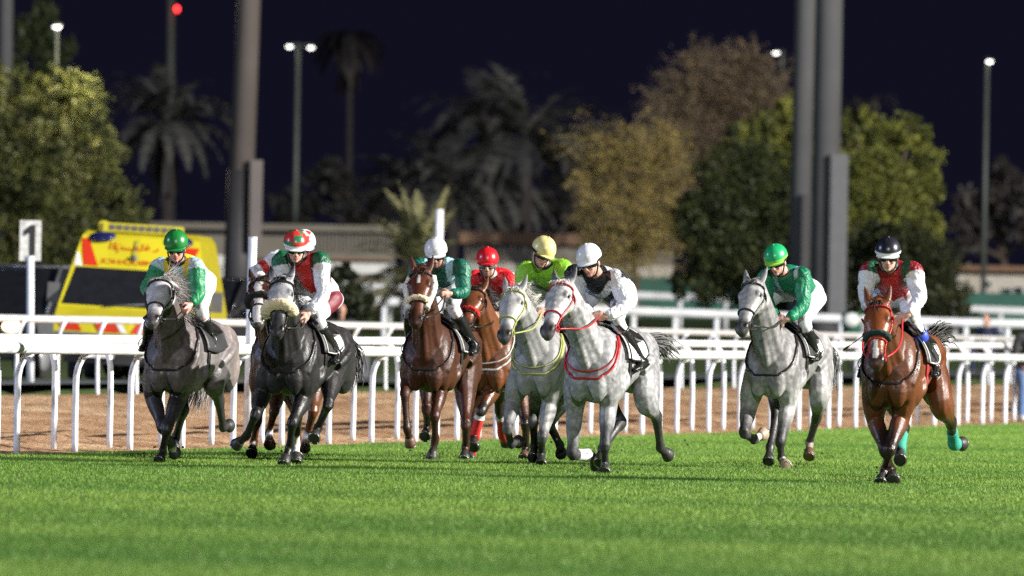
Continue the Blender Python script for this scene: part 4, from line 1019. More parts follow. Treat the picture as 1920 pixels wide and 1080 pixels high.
    if beard:
        bd = sstep(.075, .045, np.sqrt(((X[:, 0] - .065) * .9) ** 2 + (X[:, 1] * .9) ** 2 + ((X[:, 2] + .105) * 1.1) ** 2)) * (1 - lip); c = mixc(c, (.05, .035, .03), bd * .7)
    mk('body', V, Fc, M['skin'], root, org, np.clip(c, .004, 1))
    # --- silks
    parts = [trunk([.09, .135, .135, .175, .185, .13, .075], [.09, .115, .112, .128, .118, .09, .066], .004).mesh(24, 22)]
    for s in 'LR':
        sh, el, wr, ha = arms[s]; mid = sh * .5 + el * .5 - u * .012; m2 = el * .5 + wr * .5 - u * .012
        parts.append(tube([C * .55 + sh * .45, sh, mid, el, m2, wr - nrm(wr - el) * .015, wr], np.array((.085, .088, .078, .068, .058, .044, .033)) * kj, ref=side, n=14, m=26))
    V, Fc, Nn = remesh(parts, .0105, 4, .5)
    V = V + Nn * (.0022 * wob(V, 9, 21, 3) + .0030 * np.sin(wob(V * (1, 1, .6), 3.2, 8, 2) * 10))[:, None]
    Tf = np.stack([(V - C) @ side, (V - C) @ nrm(C - P), (V - C) @ (-bk[3])], 1) / kj        # across, along the spine, towards the chest front
    armd = {}
    for s in 'LR':
        d, par = polyproj(V, arms[s][:3]); armd[s] = (d, par)
    dt, _ = polyproj(V, np.array(sp)[1:6])
    ap = np.where(armd['L'][0] < armd['R'][0], armd['L'][1], armd['R'][1]); ad = np.minimum(armd['L'][0], armd['R'][0])
    slv = (ad * 1.35 < dt) & (ap > .17) | (ap > .75) & (ad < .1)
    sidei = np.where(armd['L'][0] < armd['R'][0], 1, -1)
    c = silk(Tf, slv, ap, sidei, V)
    mk('racing_jersey', V, Fc, M['silk'], root, org, np.clip(c, .004, 1))
    v, fc = tube([N * .97 + hc * .03, N * .8 + hc * .2], np.array((.072, .064)) * kj, ref=side, n=16, m=4); mk('collar', v, fc, M[collar], root, org)
    # --- breeches
    parts = [trunk([.12, .15, .132, .12, .1, .08, .06], [.11, .128, .11, .08, .06, .05, .04], .0).mesh(22, 18)[0:2]]
    bl = Loft([0, 1, 2, 3], [sp[0], sp[1], sp[2] * .8 + sp[1] * .2, sp[2]], [side] * 4, [bk[0]] * 4, np.array([.12, .155, .142, .122]) * kj, np.array([.11, .132, .118, .098]) * kj, np.array([.11, .132, .118, .098]) * kj)
    parts = [bl.mesh(14, 18)]
    for s in 'LR':
        hip, kn, an, to = legs[s]
        parts.append(tube([P * .5 + hip * .5 , hip, hip * .5 + kn * .5, kn * .96 + hip * .04, kn * .72 + an * .28], np.array((.115, .112, .088, .068, .056)) * kj, ref=l, n=14, m=20))
        parts.append(ell(hip - nrm(C - P) * .05, I3, np.array((.115, .115, .11)) * kj))
    V, Fc, Nn = remesh(parts, .011, 4, .5)
    V = V + Nn * (.003 * wob(V, 8, 31, 3))[:, None]
    c = np.tile(np.asarray(breech, float), (len(V), 1))
    if patch is not None:
        hipL, knL = legs['L'][:2]; pc = hipL * .75 + knL * .25 + l * .09 * kj; c = mixc(c, patch, sstep(.15, .13, np.sqrt((((V - pc) @ nrm(knL - hipL)) * .8) ** 2 + ((V - pc) @ l * .5) ** 2 + (((V - pc) @ np.cross(l, nrm(knL - hipL))) * 1.4) ** 2)) * ((V - pc) @ l > -.09))
    mk('breeches', V, Fc, M['breeches'], root, org, c)
    # --- boots
    for s in 'LR':
        hip, kn, an, to = legs[s]; d = nrm(to - an); ax2 = nrm(an - kn)
        a0 = kn * .80 + an * .20
        bt = [tube([a0, kn * .62 + an * .38, kn * .3 + an * .7, an - ax2 * .02, an + ax2 * .03], np.array((.060, .064, .050, .042, .04)) * kj, ref=l, n=14, m=16),
              tube([an - d * .055 * kj + ax2 * .035, an + d * .02 + ax2 * .03, an * .45 + to * .55 + ax2 * .035, to + ax2 * .03], np.array((.038, .044, .044, .026)) * kj, ref=l, n=12, m=12, ry=np.array((.04, .042, .032, .022)) * kj)]
        V, Fc, Nn = remesh(bt, .009, 3, .5); V = V + Nn * (.002 * wob(V, 13, 4))[:, None]
        b = mk('boot', V, Fc, M['boot'], root, org)
        v, fc = tube([an - d * .06 * kj + ax2 * .072, an + ax2 * .07, an * .45 + to * .55 + ax2 * .066, to + ax2 * .05], np.array((.03, .038, .044, .026)) * kj, ref=l, n=12, ry=np.full(4, .009)); mk('sole', v, fc, M['leather'], b, org)
        v, fc = tube([a0 - ax2 * .012, a0 + ax2 * .02], .067 * kj, ref=l, n=16); mk('boot_cuff', v, fc, M['leather'], b, org)
        if knee_band and s == 'L':
            kp = kn * .70 + an * .30; v, fc = tube([kp - ax2 * .04, kp, kp + ax2 * .045], np.array((.069, .074, .068)) * kj, ref=l, n=16, m=8); mk('knee_band', v, fc, knee_band, root, org)
    # --- helmet with cover, peak, button, strap; goggles
    n, m = 36, 16; Pv = []; Cv = []
    for i in range(m + 1):
        th = (math.pi * .56) * i / m
        for j in range(n):
            ph = 2 * math.pi * j / n
            r = math.sin(th) ** .92; z = math.cos(th)
            seam = 1 - .012 * max(0, math.cos(ph * 6)) ** 24 * (th > .12)
            x = (.004 + .140 * r * math.cos(ph)) * seam; y = .116 * r * math.sin(ph) * seam
            zz = .040 + .128 * (z if z > 0 else z * .45) * (1 if z < 0 else seam)
            Pv.append(hp(x - .01, y, zz)); Cv.append(hat(th, ph, i, j))
    Pv = np.array(Pv); fs = []
    for i in range(m):
        for j in range(n): k_ = (j + 1) % n; fs.append((i*n+j, i*n+k_, (i+1)*n+k_, (i+1)*n+j))
    inner = Pv[-n:] * .90 + hp(0, 0, .03) * .10; b0 = len(Pv)
    Pv = np.vstack([Pv, inner, hp(0, 0, .05)[None]]); Cv += [(.02, .02, .02)] * (n + 1)
    for j in range(n): k_ = (j + 1) % n; fs.append((m*n+j, m*n+k_, b0+k_, b0+j)); fs.append((b0+j, b0+k_, b0+n))
    hm = mk('helmet', Pv, fs, M['helmet'], root, org, np.array(Cv))
    pk, pc_ = [], []
    for i in range(5):
        for j in range(13):
            a = R(-62 + 124 * j / 12); g_ = i / 4
            x = .135 * math.cos(a) + .045 * g_ * math.cos(a) ** 2; y = .112 * math.sin(a) + .004 * g_ * math.sin(a)
            pk.append(hp(x - .012, y, .026 - .014 * g_ + .010 * math.cos(a * 1.6))); pc_.append(hat(1.76, a, m, 0))
    np_ = len(pk); pk = np.vstack([pk, np.array(pk) - hu * .006])
    fs = []
    for i in range(4):
        for j in range(12):
            a_, b_, c_, d_ = i*13+j, i*13+j+1, (i+1)*13+j+1, (i+1)*13+j; fs += [(a_, d_, c_, b_), (a_+np_, b_+np_, c_+np_, d_+np_)]
    for j in range(12): fs.append((4*13+j, 4*13+j+1+0, 4*13+j+1+np_, 4*13+j+np_))
    mk('peak', pk, fs, M['helmet'], hm, org, np.array(pc_ + pc_))
    v, fc = ell(hp(-.006, 0, .170), hx, np.array((.014, .014, .009)) * q); mk('button', v, fc, M['helmet'], hm, org, np.tile(np.asarray(hat(0, 0, 0, 0), float), (len(v), 1)))
    st = [hp(.0, .082, .0), hp(.02, .077, -.05), hp(.05, .05, -.115), hp(.058, 0, -.135), hp(.05, -.05, -.115), hp(.02, -.077, -.05), hp(.0, -.082, .0)]
    v, fc = tube(st, .0055, ref=hf, n=6, ry=.009); mk('chin_strap', v, fc, M['leather'], hm, org)
    gp, gf = [], []
    for i in range(7):
        for j in range(19):
            a = R(-74 + 148 * j / 18); t = i / 6
            br = .020 * (1 - t) + -.036 * t + (.014 * math.exp(-(a / .16) ** 2) if t > .5 else 0) * t
            bulge = .010 * math.sin(math.pi * t) + .004
            gp.append(hp((.099 + bulge) * math.cos(a) ** .85 - .003, (.083 + bulge * .6) * math.sin(a), br))
    for i in range(6):
        for j in range(18): gf.append((i*19+j, (i+1)*19+j, (i+1)*19+j+1, i*19+j+1))
    go = mk('goggles', gp, gf, M[lens], root, org)
    if lens != 'visor':
        v, fc = join([tube([gp[i*19+j] for i, j in [(0, x) for x in range(19)]], .006, n=6), tube([gp[6*19+x] for x in range(19)], .006, n=6)]); mk('goggle_frame', v, fc, M['visor'], go, org)
    sb = [hp(.103 * math.cos(a) - .006, .088 * math.sin(a), .0) for a in np.linspace(R(70), R(290), 16)]
    v, fc = tube(sb, .004, ref=hu, n=6, ry=.014); mk('goggle_strap', v, fc, M['black_cloth'], go, org)
    # --- reins and stirrups belong to the horse
    hr_, ho = H['root'], H['org']; P_ = []
    for sy, s in ((1, 'L'), (-1, 'R')):
        a, b = H['bits'][0 if sy == -1 else 1], arms[s][3]
        cpt = a * .5 + b * .5 - u * .05 + l * sy * .06
        P_.append(tube([a, a * .7 + cpt * .3 + l * sy * .025, cpt, b], .0075, n=6, m=16, ry=.010))
    bL, bR = arms['L'][3], arms['R'][3]; P_.append(tube([bL, (bL + bR) / 2 - u * .10 + fl * .02, bR], .0075, n=6, m=10))
    mk('reins', *join(P_), H['tack'], hr_, ho)
    for s in 'LR':
        hip, kn, an, to = legs[s]; b = an * .5 + to * .5 - u * .018
        P_ = [tube([b + l * math.cos(x) * .055 + u * (.062 * math.sin(x) + .04) for x in np.linspace(-.9, 4.04, 12)], .006, n=6), tube([b + l * .055 - u * .018, b - l * .055 - u * .018], .011, n=6, ry=.02)]
        mk('stirrup', *join(P_), M['steel'], hr_, ho)
        sy = 1 if s == 'L' else -1
        v, fc = tube([b + u * .10, (b + u * .1) * .5 + H['torso'].pt(.66, sy * .95, .05) * .5 + l * sy * .02, H['torso'].pt(.66, sy * .9, .07)], .004, ref=fl, n=6, ry=.012); 
        v, fc = tube([b + u * .10, (b + u * .1) * .5 + H['torso'].pt(.66, sy * .95, .05) * .5 + l * sy * .02, H['torso'].pt(.66, sy * .9, .07)], .011, ref=fl, n=6, ry=.005); mk('stirrup_leather', v, fc, M['leather'], hr_, ho)
    return dict(root=root, J=J, arms=arms)
def whip(p0, p1, label, grip=.3):
    p0, p1 = np.array(p0), np.array(p1); d = nrm(p1 - p0)
    r = thing('whip', p0, label, 'whip')
    g = p0 + (p1 - p0) * grip
    v, fc = tube([p0 - d * .02, p0, g, g + d * .01], (.012, .015, .013, .006), n=8); mk('handle', v, fc, M['leather'], r, p0)
    v, fc = tube([g, p1 - d * .08], (.006, .0045), n=6); mk('shaft', v, fc, M['rubber'], r, p0)
    v, fc = tube([p1 - d * .09, p1 - d * .05, p1], (.006, .012, .010), n=8, ry=(.004, .004, .003)); mk('flap', v, fc, M['leather'], r, p0)
# silk designs: colour of each point from its place on the jacket
def plain(body, sleeve=None, shoulder=None, sh_w=(.07, .17), front=None, cuff=None, sash=None, sash_w=.05, band=None, sh_fwd=-.02):
    def fn(Tf, slv, ap, sidei, V):
        c = np.tile(np.asarray(body, float), (len(V), 1))
        if front is not None: c[(np.abs(Tf[:, 0]) < .075) & (Tf[:, 2] > -.02)] = front
        if shoulder is not None:
            k = (np.abs(Tf[:, 0]) > sh_w[0]) & (np.abs(Tf[:, 0]) < sh_w[1]) & (Tf[:, 1] > sh_fwd); c[k & ~slv] = shoulder
        if sash is not None:
            k = np.abs(Tf[:, 0] * .72 - (Tf[:, 1] - .02) * .70 - Tf[:, 2] * .25 - .03) < sash_w; c[k & ~slv] = sash
        if sleeve is not None: c[slv] = sleeve
        if band is not None: c[slv & (np.abs(ap - band[0]) < band[1]) & ((sidei == band[3]) if len(band) > 3 else True)] = band[2]
        if cuff is not None: c[slv & (ap > 1.86)] = cuff
        return c
    return fn
def cap(c, rim=None, seams=None, alt=None):
    def fn(th, ph, i, j):
        if rim is not None and i >= 14: return rim
        if alt is not None:
            s = (int((ph + .26) / (math.pi / 3)) + (1 if th > .62 else 0) + (1 if th > 1.15 else 0)) % 3
            return alt[s]
        if seams is not None and (j % 6 == 0): return seams
        return c
    return fn
# ------------------------------------------------------------------ the field: nine horses and riders
def gc(name, dap, rough, **kw): return coatmat(name, dap, rough, **kw)
HM = {k: hairmat('hair_' + k, c) for k, c in dict(grey=(.34, .31, .30), dark=(.018, .015, .014), black=(.012, .01, .01), bay=(.03, .014, .01), chestnut=(.06, .02, .01), white=(.55, .53, .50), smoke=(.13, .13, .13)).items()}
C_ROSE = dict(mat=gc('rose_grey_coat', .18, .42), body=(.165, .150, .150), rump=(.19, .155, .148), neck=(.10,.078,.075), head=(.50, .49, .50), muzzle=(.10, .09, .09), leg=(.028, .025, .027), leg_from=-.15, eye=(.12, .1, .1), hairm=HM['grey'], belly=(.27, .22, .19), socks={'RF': 2.1})
C_BLACK = dict(mz=.46, mat=gc('black_grey_coat', .22, .38, spec=.3), body=(.019, .0178, .019), rump=(.024, .022, .024), head=(.38, .38, .40), muzzle=(.035, .034, .036), leg=(.014, .013, .014), leg_from=.3, eye=(.05, .05, .05), hairm=HM['black'], socks={'RH': 1.75})
C_CHEST = dict(mat=gc('dark_chestnut_coat', 0, .38, spec=.32), body=(.050, .0165, .0085), head=(.085, .025, .012), muzzle=(.045, .018, .012), leg=(.035, .014, .01), leg_from=1.0, hairm=HM['chestnut'], blaze=(.015, .12, .28))
C_BAY = dict(mat=gc('bay_coat', 0, .34, spec=.4), body=(.10, .032, .012), neck=(.12, .040, .015), head=(.12, .042, .018), muzzle=(.04, .02, .014), leg=(.018, .011, .009), leg_from=.55, hairm=HM['dark'])
C_LGREY = dict(mat=gc('light_grey_coat', .13, .48), body=(.225, .225, .225), head=(.38, .38, .375), muzzle=(.06, .058, .06), leg=(.02, .02, .022), leg_from=.85, eye=(.16, .16, .16), hairm=HM['white'])
C_WHITE = dict(mat=gc('flecked_white_grey_coat', .34, .48, dap_scale=20), body=(.30, .30, .305), rump=(.26, .26, .27), head=(.48, .475, .47), ear=(.12,.12,.12), muzzle=(.09, .08, .085), leg=(.032, .032, .035), leg_from=.55, eye=(.20, .19, .19), hairm=HM['white'], tailm=HM['smoke'], socks={'RF': (2.25, (.5, .49, .47))})
C_GREY = dict(mat=gc('dapple_grey_coat', .30, .45), body=(.205, .20, .20), rump=(.30, .295, .295), belly=(.36,.355,.35), head=(.36, .355, .35), muzzle=(.07, .066, .066), leg=(.036, .035, .037), leg_from=.45, eye=(.14, .13, .13), hairm=HM['smoke'], socks={'LF': (2.15, (.5, .49, .47)), 'RF': (2.2, (.45, .40, .36)), 'LH': (2.0, (.30, .24, .20))})
C_BRIGHT = dict(mat=gc('bright_bay_coat', 0, .35, spec=.38), body=(.118, .036, .012), neck=(.092, .028, .010), head=(.18, .052, .017), muzzle=(.055, .022, .014), leg=(.020, .010, .008), leg_from=.5, hairm=HM['dark'], blaze=(.020, .60, .90))
C_BLAZE = dict(mat=gc('brown_coat', 0, .34), body=(.045, .020, .014), head=(.05, .02, .014), muzzle=(.06, .05, .05), leg=(.10, .035, .014), leg_from=.6, hairm=HM['black'], blaze=(.042, .05, .97), socks={'LF': 1.75, 'LH': 1.8, 'RF': 2.3})
WH = (.64, .64, .68)
# 1 rose grey, green cap
h = horse('h1', 'rose grey horse with a pale head and dark bridle, in front of the yellow ambulance', 17, (312, 868), (314, 690), (302, 532), (284, 608), dict(
    LF=dict(p=[(335, 742), (313, 806), (305, 846), (299, 866)], s=(1, -1, 1)), RF=dict(p=[(287, 742), (304, 802), (321, 831), (328, 850)], s=(1, -1, -1)),
    LH=dict(p=[(400, 712), (411, 752), (418, 800), (430, 798)], s=(-1, -1, -1)), RH=dict(p=[None, (345, 768), (330, 818), (326, 842)], s=(1, -1, 1))),
    C_ROSE, mane='fly', tail=[(376, 712, .3), (370, 735, .2), (358, 770, .0)], breast='leather', ears=-1, cloth='black')
j = jockey(H := h, 'rider in a dark green cap, yellow and blue jacket with green sleeves', dict(head=(330, 463), shL=(367, 500), shR=(300, 500), elL=(371, 552), haL=(352, 578), kneeL=(378, 588), toeL=(393, 646), ankleL=(398, 640), toeR=(266, 652), ankleR=(273, 646), kneeR=(284, 600)),
    cap((.012, .17, .035)), plain((.36, .50, .54), sleeve=(.012, .20, .075), shoulder=(.62, .50, .04), sh_w=(.055, .125), front=(.34, .52, .62)), look=(-4, 22), lens='visor', skin=(.56, .27, .22))
# 2 black grey with cream noseband
h = horse('h2', 'near black horse with a grey face and a big cream noseband', 17, (540, 874), (533, 694), (529, 530), (519, 630), dict(
    LF=dict(p=[(571, 742), (548, 794), (543, 838), (532, 870)], s=(1, -1, 1)), RF=dict(p=[(494, 735), (479, 778), (463, 816), (443, 834)], s=(1, -1, -1)),
    LH=dict(p=[(620, 712), (616, 757), (596, 802), (589, 822)], s=(1, -1, 1)), RH=dict(p=[None, (560, 770), (554, 832), (556, 866)], s=(1, -1, 1))),
    C_BLACK, mane='', tail=[(662, 662, .2), (661, 690, .2), (652, 720, .1)], noseband=(.53, .054, 'fleece_cream'), breast='leather', cloth='panel')
jockey(h, 'rider in a red, green and white patched cap on the near black horse', dict(head=(554, 464), shL=(601, 488), shR=(527, 488), elL=(606, 552), haL=(572, 596), haR=(566, 592), elR=(540, 555), kneeL=(596, 602), toeL=(622, 676), ankleL=(630, 662), pelvis=(606, 545), hipL=(618, 556)),
    cap((.50, .03, .03), rim=(.70, .70, .70), alt=[(.52, .03, .03), (.02, .16, .07), (.50, .04, .03)]), plain((.085, .008, .012), sleeve=WH, shoulder=(.010, .10, .045), sh_w=(.115, .32), front=(.50, .02, .02)), look=(4, 20), patch=(.14, .008, .02), skin=(.55, .33, .26))
# 9 hidden behind number two
h9 = horse('h9', 'brown horse with a broad white blaze, half hidden behind the near black horse', 15, (505, 862), (512, 690), (489, 531), (483, 612), dict(
    LF=dict(p=[(520, 735), (514, 772), (504, 812), (506, 834)], s=(1, -1, 1)), RF=dict(p=[(486, 735), (482, 790), (476, 828), (472, 850)], s=(1, -1, 1)),
    LH=dict(p=[(592, 715), (588, 770), (575, 818), (571, 840)], s=(1, -1, 1)), RH=dict(p=[None, (555, 775), (560, 830), (558, 855)], s=(1, -1, 1))),
    C_BLAZE, noseband=(.42, .030, 'fleece_black'), breast=None, cloth='black', hoofs={'LF': 'hoof_brown', 'LH': 'hoof_pale'})
j9 = jockey(h9, 'rider mostly hidden, white sleeve with a red band raised beside the near black horse', dict(head=(570, 462), shL=(590, 492), shR=(521, 484), elR=(478, 512), haR=(497, 528), haL=(520, 580), wrR=(489, 520)),
    cap((.70, .70, .70), alt=[(.70, .70, .70), (.52, .04, .03), (.70, .70, .70)]), plain((.74, .74, .77), sleeve=WH, shoulder=(.012, .11, .05), band=(.62, .13, (.50, .02, .02), -1)), look=(0, 25))
whip(W(487, 544, j9['J']['haR'][1] - .05), W(432, 583, j9['J']['haR'][1] + .1), 'long thin black whip pointing down left from the half hidden rider', .25)
# 3 chestnut with sheepskin cheeks
h = horse('h3', 'dark chestnut horse with fluffy sheepskin cheek rolls and noseband', 13, (815, 864), (797, 690), (790, 512), (779, 610), dict(
    LF=dict(p=[(826, 726), (815, 782), (816, 822), (809, 861)], s=(1, -1, 1)), RF=dict(p=[(766, 712), (759, 738), (763, 802), (770, 834)], s=(1, -1, -1)),
    LH=dict(p=[(872, 735), (874, 795), (873, 836), (870, 862)], s=(1, -1, 1)), RH=dict(p=[None, (800, 765), (801, 800), (797, 818)], s=(1, -1, 1))),
    C_CHEST, mane='r', noseband=(.56, .029, 'fleece_cream'), extra='cheek_fleece', breast='leather', cloth='edge', hoofs={'RF': 'hoof_brown'})
jockey(h, 'rider in a plain white cap and dark green jacket with pale blue epaulettes', dict(head=(817, 476), shL=(866, 502), shR=(784, 500), elL=(868, 547), haL=(836, 552), kneeL=(850, 580), toeL=(880, 660), ankleL=(888, 645), elR=(770, 540)),
    cap((.62, .62, .66)), plain((.008, .10, .065), sleeve=(.008, .12, .075), shoulder=(.34, .56, .68), sh_w=(.075, .145)), look=(-3, 22), skin=(.36, .20, .14), beard=True, knee_band=None)
# 4 bay behind, red rider
h = horse('h4', 'wet bay horse with a red noseband behind the chestnut, red leg boots', 19, (905, 862), (914, 690), (891, 548), (868, 622), dict(
    LF=dict(p=[(929, 722), (902, 772), (889, 818), (889, 838)], s=(1, -1, 1)), RF=dict(p=[(893, 722), (888, 800), (883, 842), (881, 862)], s=(1, -1, 1)),
    LH=dict(p=[(975, 735), (986, 795), (986, 838), (982, 860)], s=(1, -1, 1)), RH=dict(p=[None, (937, 768), (943, 812), (949, 830)], s=(-1, -1, -1)),
    wraps=[('LF', 'leg_boot', .25, 1.12, 'band_red'), ('LF', 'boot_strap', .12, .26, 'band_white'), ('RF', 'leg_boot', .55, 1.4, 'band_red'), ('RF', 'boot_strap', .42, .56, 'band_white'), ('RH', 'leg_boot', .35, 1.5, 'band_red'), ('RH', 'boot_strap', .22, .34, 'band_white')]),
    C_BAY, noseband=(.55, .022, 'fleece_red'), extra='white_girth', breast='white_tack', cloth='black', hoofs={'LH': 'hoof_brown'})
jockey(h, 'rider in a red cap, clear goggles and an all red jacket', dict(head=(914, 494), shL=(952, 526), shR=(886, 524), haL=(928, 594), haR=(912, 592), elL=(962, 562), elR=(884, 560)),
    cap((.52, .012, .02)), plain((.52, .016, .022)), look=(-3, 12), skin=(.50, .30, .22), lens='grey_lens', beard=True, breech=(.55, .45, .50), collar='white_cloth')
# 5 light grey, lime rider
h = horse('h5', 'light grey horse in a lime bridle and lime breast strap', 15, (1022, 873), (1002, 698), (964, 549), (944, 638), dict(
    LF=dict(p=[(1031, 754), (1017, 820), (1015, 850), (1015, 871)], s=(1, -1, 1)), RF=dict(p=[(962, 752), (951, 804), (958, 832), (972, 828)], s=(1, -1, -1)),
    LH=dict(p=[None, (1030, 795), (1050, 835), (1052, 850)], s=(-1, -1, -1)), RH=dict(p=[None, (1000, 790), (1002, 835), (1000, 858)], s=(1, -1, 1))),
    C_LGREY, mane='', head_yaw=8, bridle='lime_tack', breast='lime_tack', cloth='black')
jockey(h, 'rider in a pale yellow cap and a lime green jacket, head turned to the right', dict(head=(1017, 474), shL=(1056, 502), shR=(984, 508), elL=(1062, 545), elR=(976, 545), haL=(1016, 586), haR=(1000, 588)),
    cap((.66, .58, .25), seams=(.60, .52, .2)), plain((.22, .50, .035), sleeve=(.24, .52, .04)), look=(28, 28, -10), skin=(.5, .28, .22), breech=(.20, .22, .16))
# 6 white grey in front
h = horse('h6', 'flecked white grey horse in a red bridle and red breast strap, with a flying tail', 18, (1128, 889), (1103, 706), (1055, 536), (1024, 630), dict(
    LF=dict(p=[(1141, 757), (1134, 838), (1134, 868), (1134, 886)], s=(1, -1, 1)), RF=dict(p=[(1078, 765), (1073, 852), (1107, 854), (1119, 874)], s=(1, -1, -1)),
    LH=dict(p=[(1212, 748), (1231, 782), (1238, 838), (1253, 854)], s=(-1, -1, -1)), RH=dict(p=[None, (1165, 790), (1130, 840), (1124, 868)], s=(1, 1, 1)),
    wraps=[('RF', 'leg_bandage', .26, .84, 'band_white')]),
    C_WHITE, mane='short', head_yaw=12, bridle='red_tack', breast='red_tack', cloth='white', tail=[(1234, 640, .2), (1246, 652, .35), (1256, 665, .5)])
jockey(h, 'rider in a white cap and a black jacket with a white sash and sleeves', dict(head=(1106, 490), shL=(1157, 522), shR=(1075, 514), elL=(1173, 572), haL=(1124, 594), wrL=(1138, 594), elR=(1085, 560), haR=(1112, 596), kneeL=(1158, 606), toeL=(1186, 690), ankleL=(1203, 676), pelvis=(1165, 560)),
    cap((.62, .62, .66), rim=(.72, .72, .76)), plain((.012, .012, .016), sleeve=(.62, .63, .67), sash=(.60, .61, .65), sash_w=.045), look=(-26, 24, 6), skin=(.55, .30, .23))
# 7 grey, all green rider
h = horse('h7', 'dapple grey horse in a black bridle and breast strap, ridden by the green jacket', 18, (1458, 880), (1440, 700), (1414, 535), (1389, 624), dict(
    LF=dict(p=[(1478, 757), (1463, 830), (1465, 858), (1474, 874)], s=(1, -1, 1)), RF=dict(p=[(1404, 762), (1395, 812), (1413, 824), (1432, 813)], s=(1, -1, -1)),
    LH=dict(p=[(1538, 738), (1531, 784), (1518, 828), (1517, 856)], s=(-1, -1, 1)), RH=dict(p=[None, (1455, 785), (1444, 838), (1441, 865)], s=(1, 1, 1))),
    C_GREY, mane='short', head_yaw=12, breast='leather', cloth='spot', hoofs={'LH': 'hoof_brown', 'LF': 'hoof_pale', 'RF': 'hoof_pale'}, tail=[(1556, 668, .1), (1550, 700, .1), (1545, 735, .1)])
jockey(h, 'rider in a bright green cap and green jacket with a pale blue stripe, white breeches', dict(head=(1456, 489), shL=(1504, 516), shR=(1436, 520), elL=(1506, 572), haL=(1466, 600), wrL=(1478, 598), haR=(1460, 604), elR=(1437, 560), kneeL=(1508, 608), toeL=(1520, 672), ankleL=(1530, 662), pelvis=(1516, 548), hipL=(1524, 556)),
    cap((.012, .30, .11), rim=(.22, .50, .06), seams=(.014, .34, .14)), plain((.006, .15, .075), sleeve=(.007, .18, .085), shoulder=(.36, .50, .66), sh_w=(.085, .135)), look=(-24, 26, 4), skin=(.55, .32, .26))
# 8 bright bay
h = horse('h8', 'bright bay horse with green hind bandages and a dark green noseband, farthest right', 13, (1660, 908), (1664, 715), (1646, 574), (1643, 688), dict(
    LF=dict(p=[(1690, 780), (1668, 846), (1659, 878), (1651, 905)], s=(1, -1, 1)), RF=dict(p=[(1641, 785), (1659, 846), (1671, 880), (1676, 900)], s=(1, -1, 1)),
    LH=dict(p=[(1765, 755), (1783, 792), (1789, 832), (1804, 832)], s=(-1, -1, -1)), RH=dict(p=[None, (1695, 800), (1687, 842), (1688, 862)], s=(1, 1, 1)),
    wraps=[('LH', 'leg_bandage', .42, 1.28, 'band_green'), ('RH', 'leg_bandage', .35, 1.25, 'band_green')]),
    C_BRIGHT, mane='short', bridle='red_tack', noseband=(.52, .024, 'fleece_green'), extra='red_girth', breast='leather', cloth='nine', tail=[(1748, 634, .2), (1762, 626, .3), (1770, 634, .5)])
j8 = jockey(h, 'rider in a black cap with a white rim and a red jacket with white sleeves', dict(head=(1665, 479), shL=(1712, 508), shR=(1630, 508), elR=(1622, 548), elL=(1724, 556), haL=(1692, 596), wrL=(1703, 590), haR=(1632, 592), kneeL=(1714, 606), toeL=(1748, 700), ankleL=(1752, 686), toeR=(1612, 700), pelvis=(1680, 552), kneeR=(1634, 615), hipL=(1700, 560), hipR=(1655, 560)),
    cap((.014, .014, .022), rim=(.72, .72, .72)), plain((.20, .008, .016), sleeve=WH, shoulder=(.010, .07, .035), sh_w=(.11, .19), front=(.46, .02, .02)), look=(-4, 16), skin=(.50, .32, .25), knee_band=mat('blue_band', (.02, .05, .42), .5))
whip(W(1634, 618, j8['J']['haR'][1] - .08), W(1581, 657, j8['J']['haR'][1] - .25), 'short thick black whip held low at the left of the bright bay horse', .3)
# ------------------------------------------------------------------ ambulance and cars behind the far rail
M['amb_yellow'] = mat('ambulance_yellow', (.50, .43, .02), .3, var=.06, vs=2, coat=.3)
M['amb_red'] = mat('ambulance_red', (.48, .03, .012), .35, var=.06)
M['glass'] = mat('windscreen_glass', (.012, .013, .016), .04, spec=.9, var=.2)
M['black_paint'] = mat('car_black', (.018, .018, .02), .18, spec=.6, coat=.5)
M['silver_paint'] = mat('car_silver', (.30, .31, .33), .3, metal=.3, coat=.4)
M['tyre'] = mat('tyre', (.02, .02, .02), .85, bump=.4)
M['plate'] = mat('plate', (.6, .6, .58), .5)
M['headlight'] = emis('headlight_glow', (1.0, .72, .42), 6.0)
M['lens_off'] = mat('lens_off', (.35, .36, .38), .1, spec=.8)
M['blue_lens'] = mat('blue_lens', (.010, .014, .07), .15, spec=.7)
def frame(loc, yaw, roll=0):
    return np.array((Matrix.Rotation(R(yaw), 3, 'Z') @ Matrix.Rotation(R(roll), 3, 'Y')).transposed()), np.asarray(loc, float)
def place(v, fr): return np.asarray(v, float) * (fr[2] if len(fr) > 2 else 1) @ fr[0] + fr[1]
def wheel(c, fr, t, org, r=.34, w=.11):
    v, f = tube([(c[0]-w, c[1], c[2]), (c[0]-w*.6, c[1], c[2]), (c[0]+w*.6, c[1], c[2]), (c[0]+w, c[1], c[2])], (r*.92, r, r, r*.92), ref=(0, 1, 0), n=24, smooth=False); wo = mk('wheel', place(v, fr), f, M['tyre'], t, org)
    v, f = tube([(c[0]-w*1.03, c[1], c[2]), (c[0]+w*1.03, c[1], c[2])], r * .62, ref=(0, 1, 0), n=18, m=2, smooth=False); mk('rim', place(v, fr), f, M['silver_paint'], wo, org)
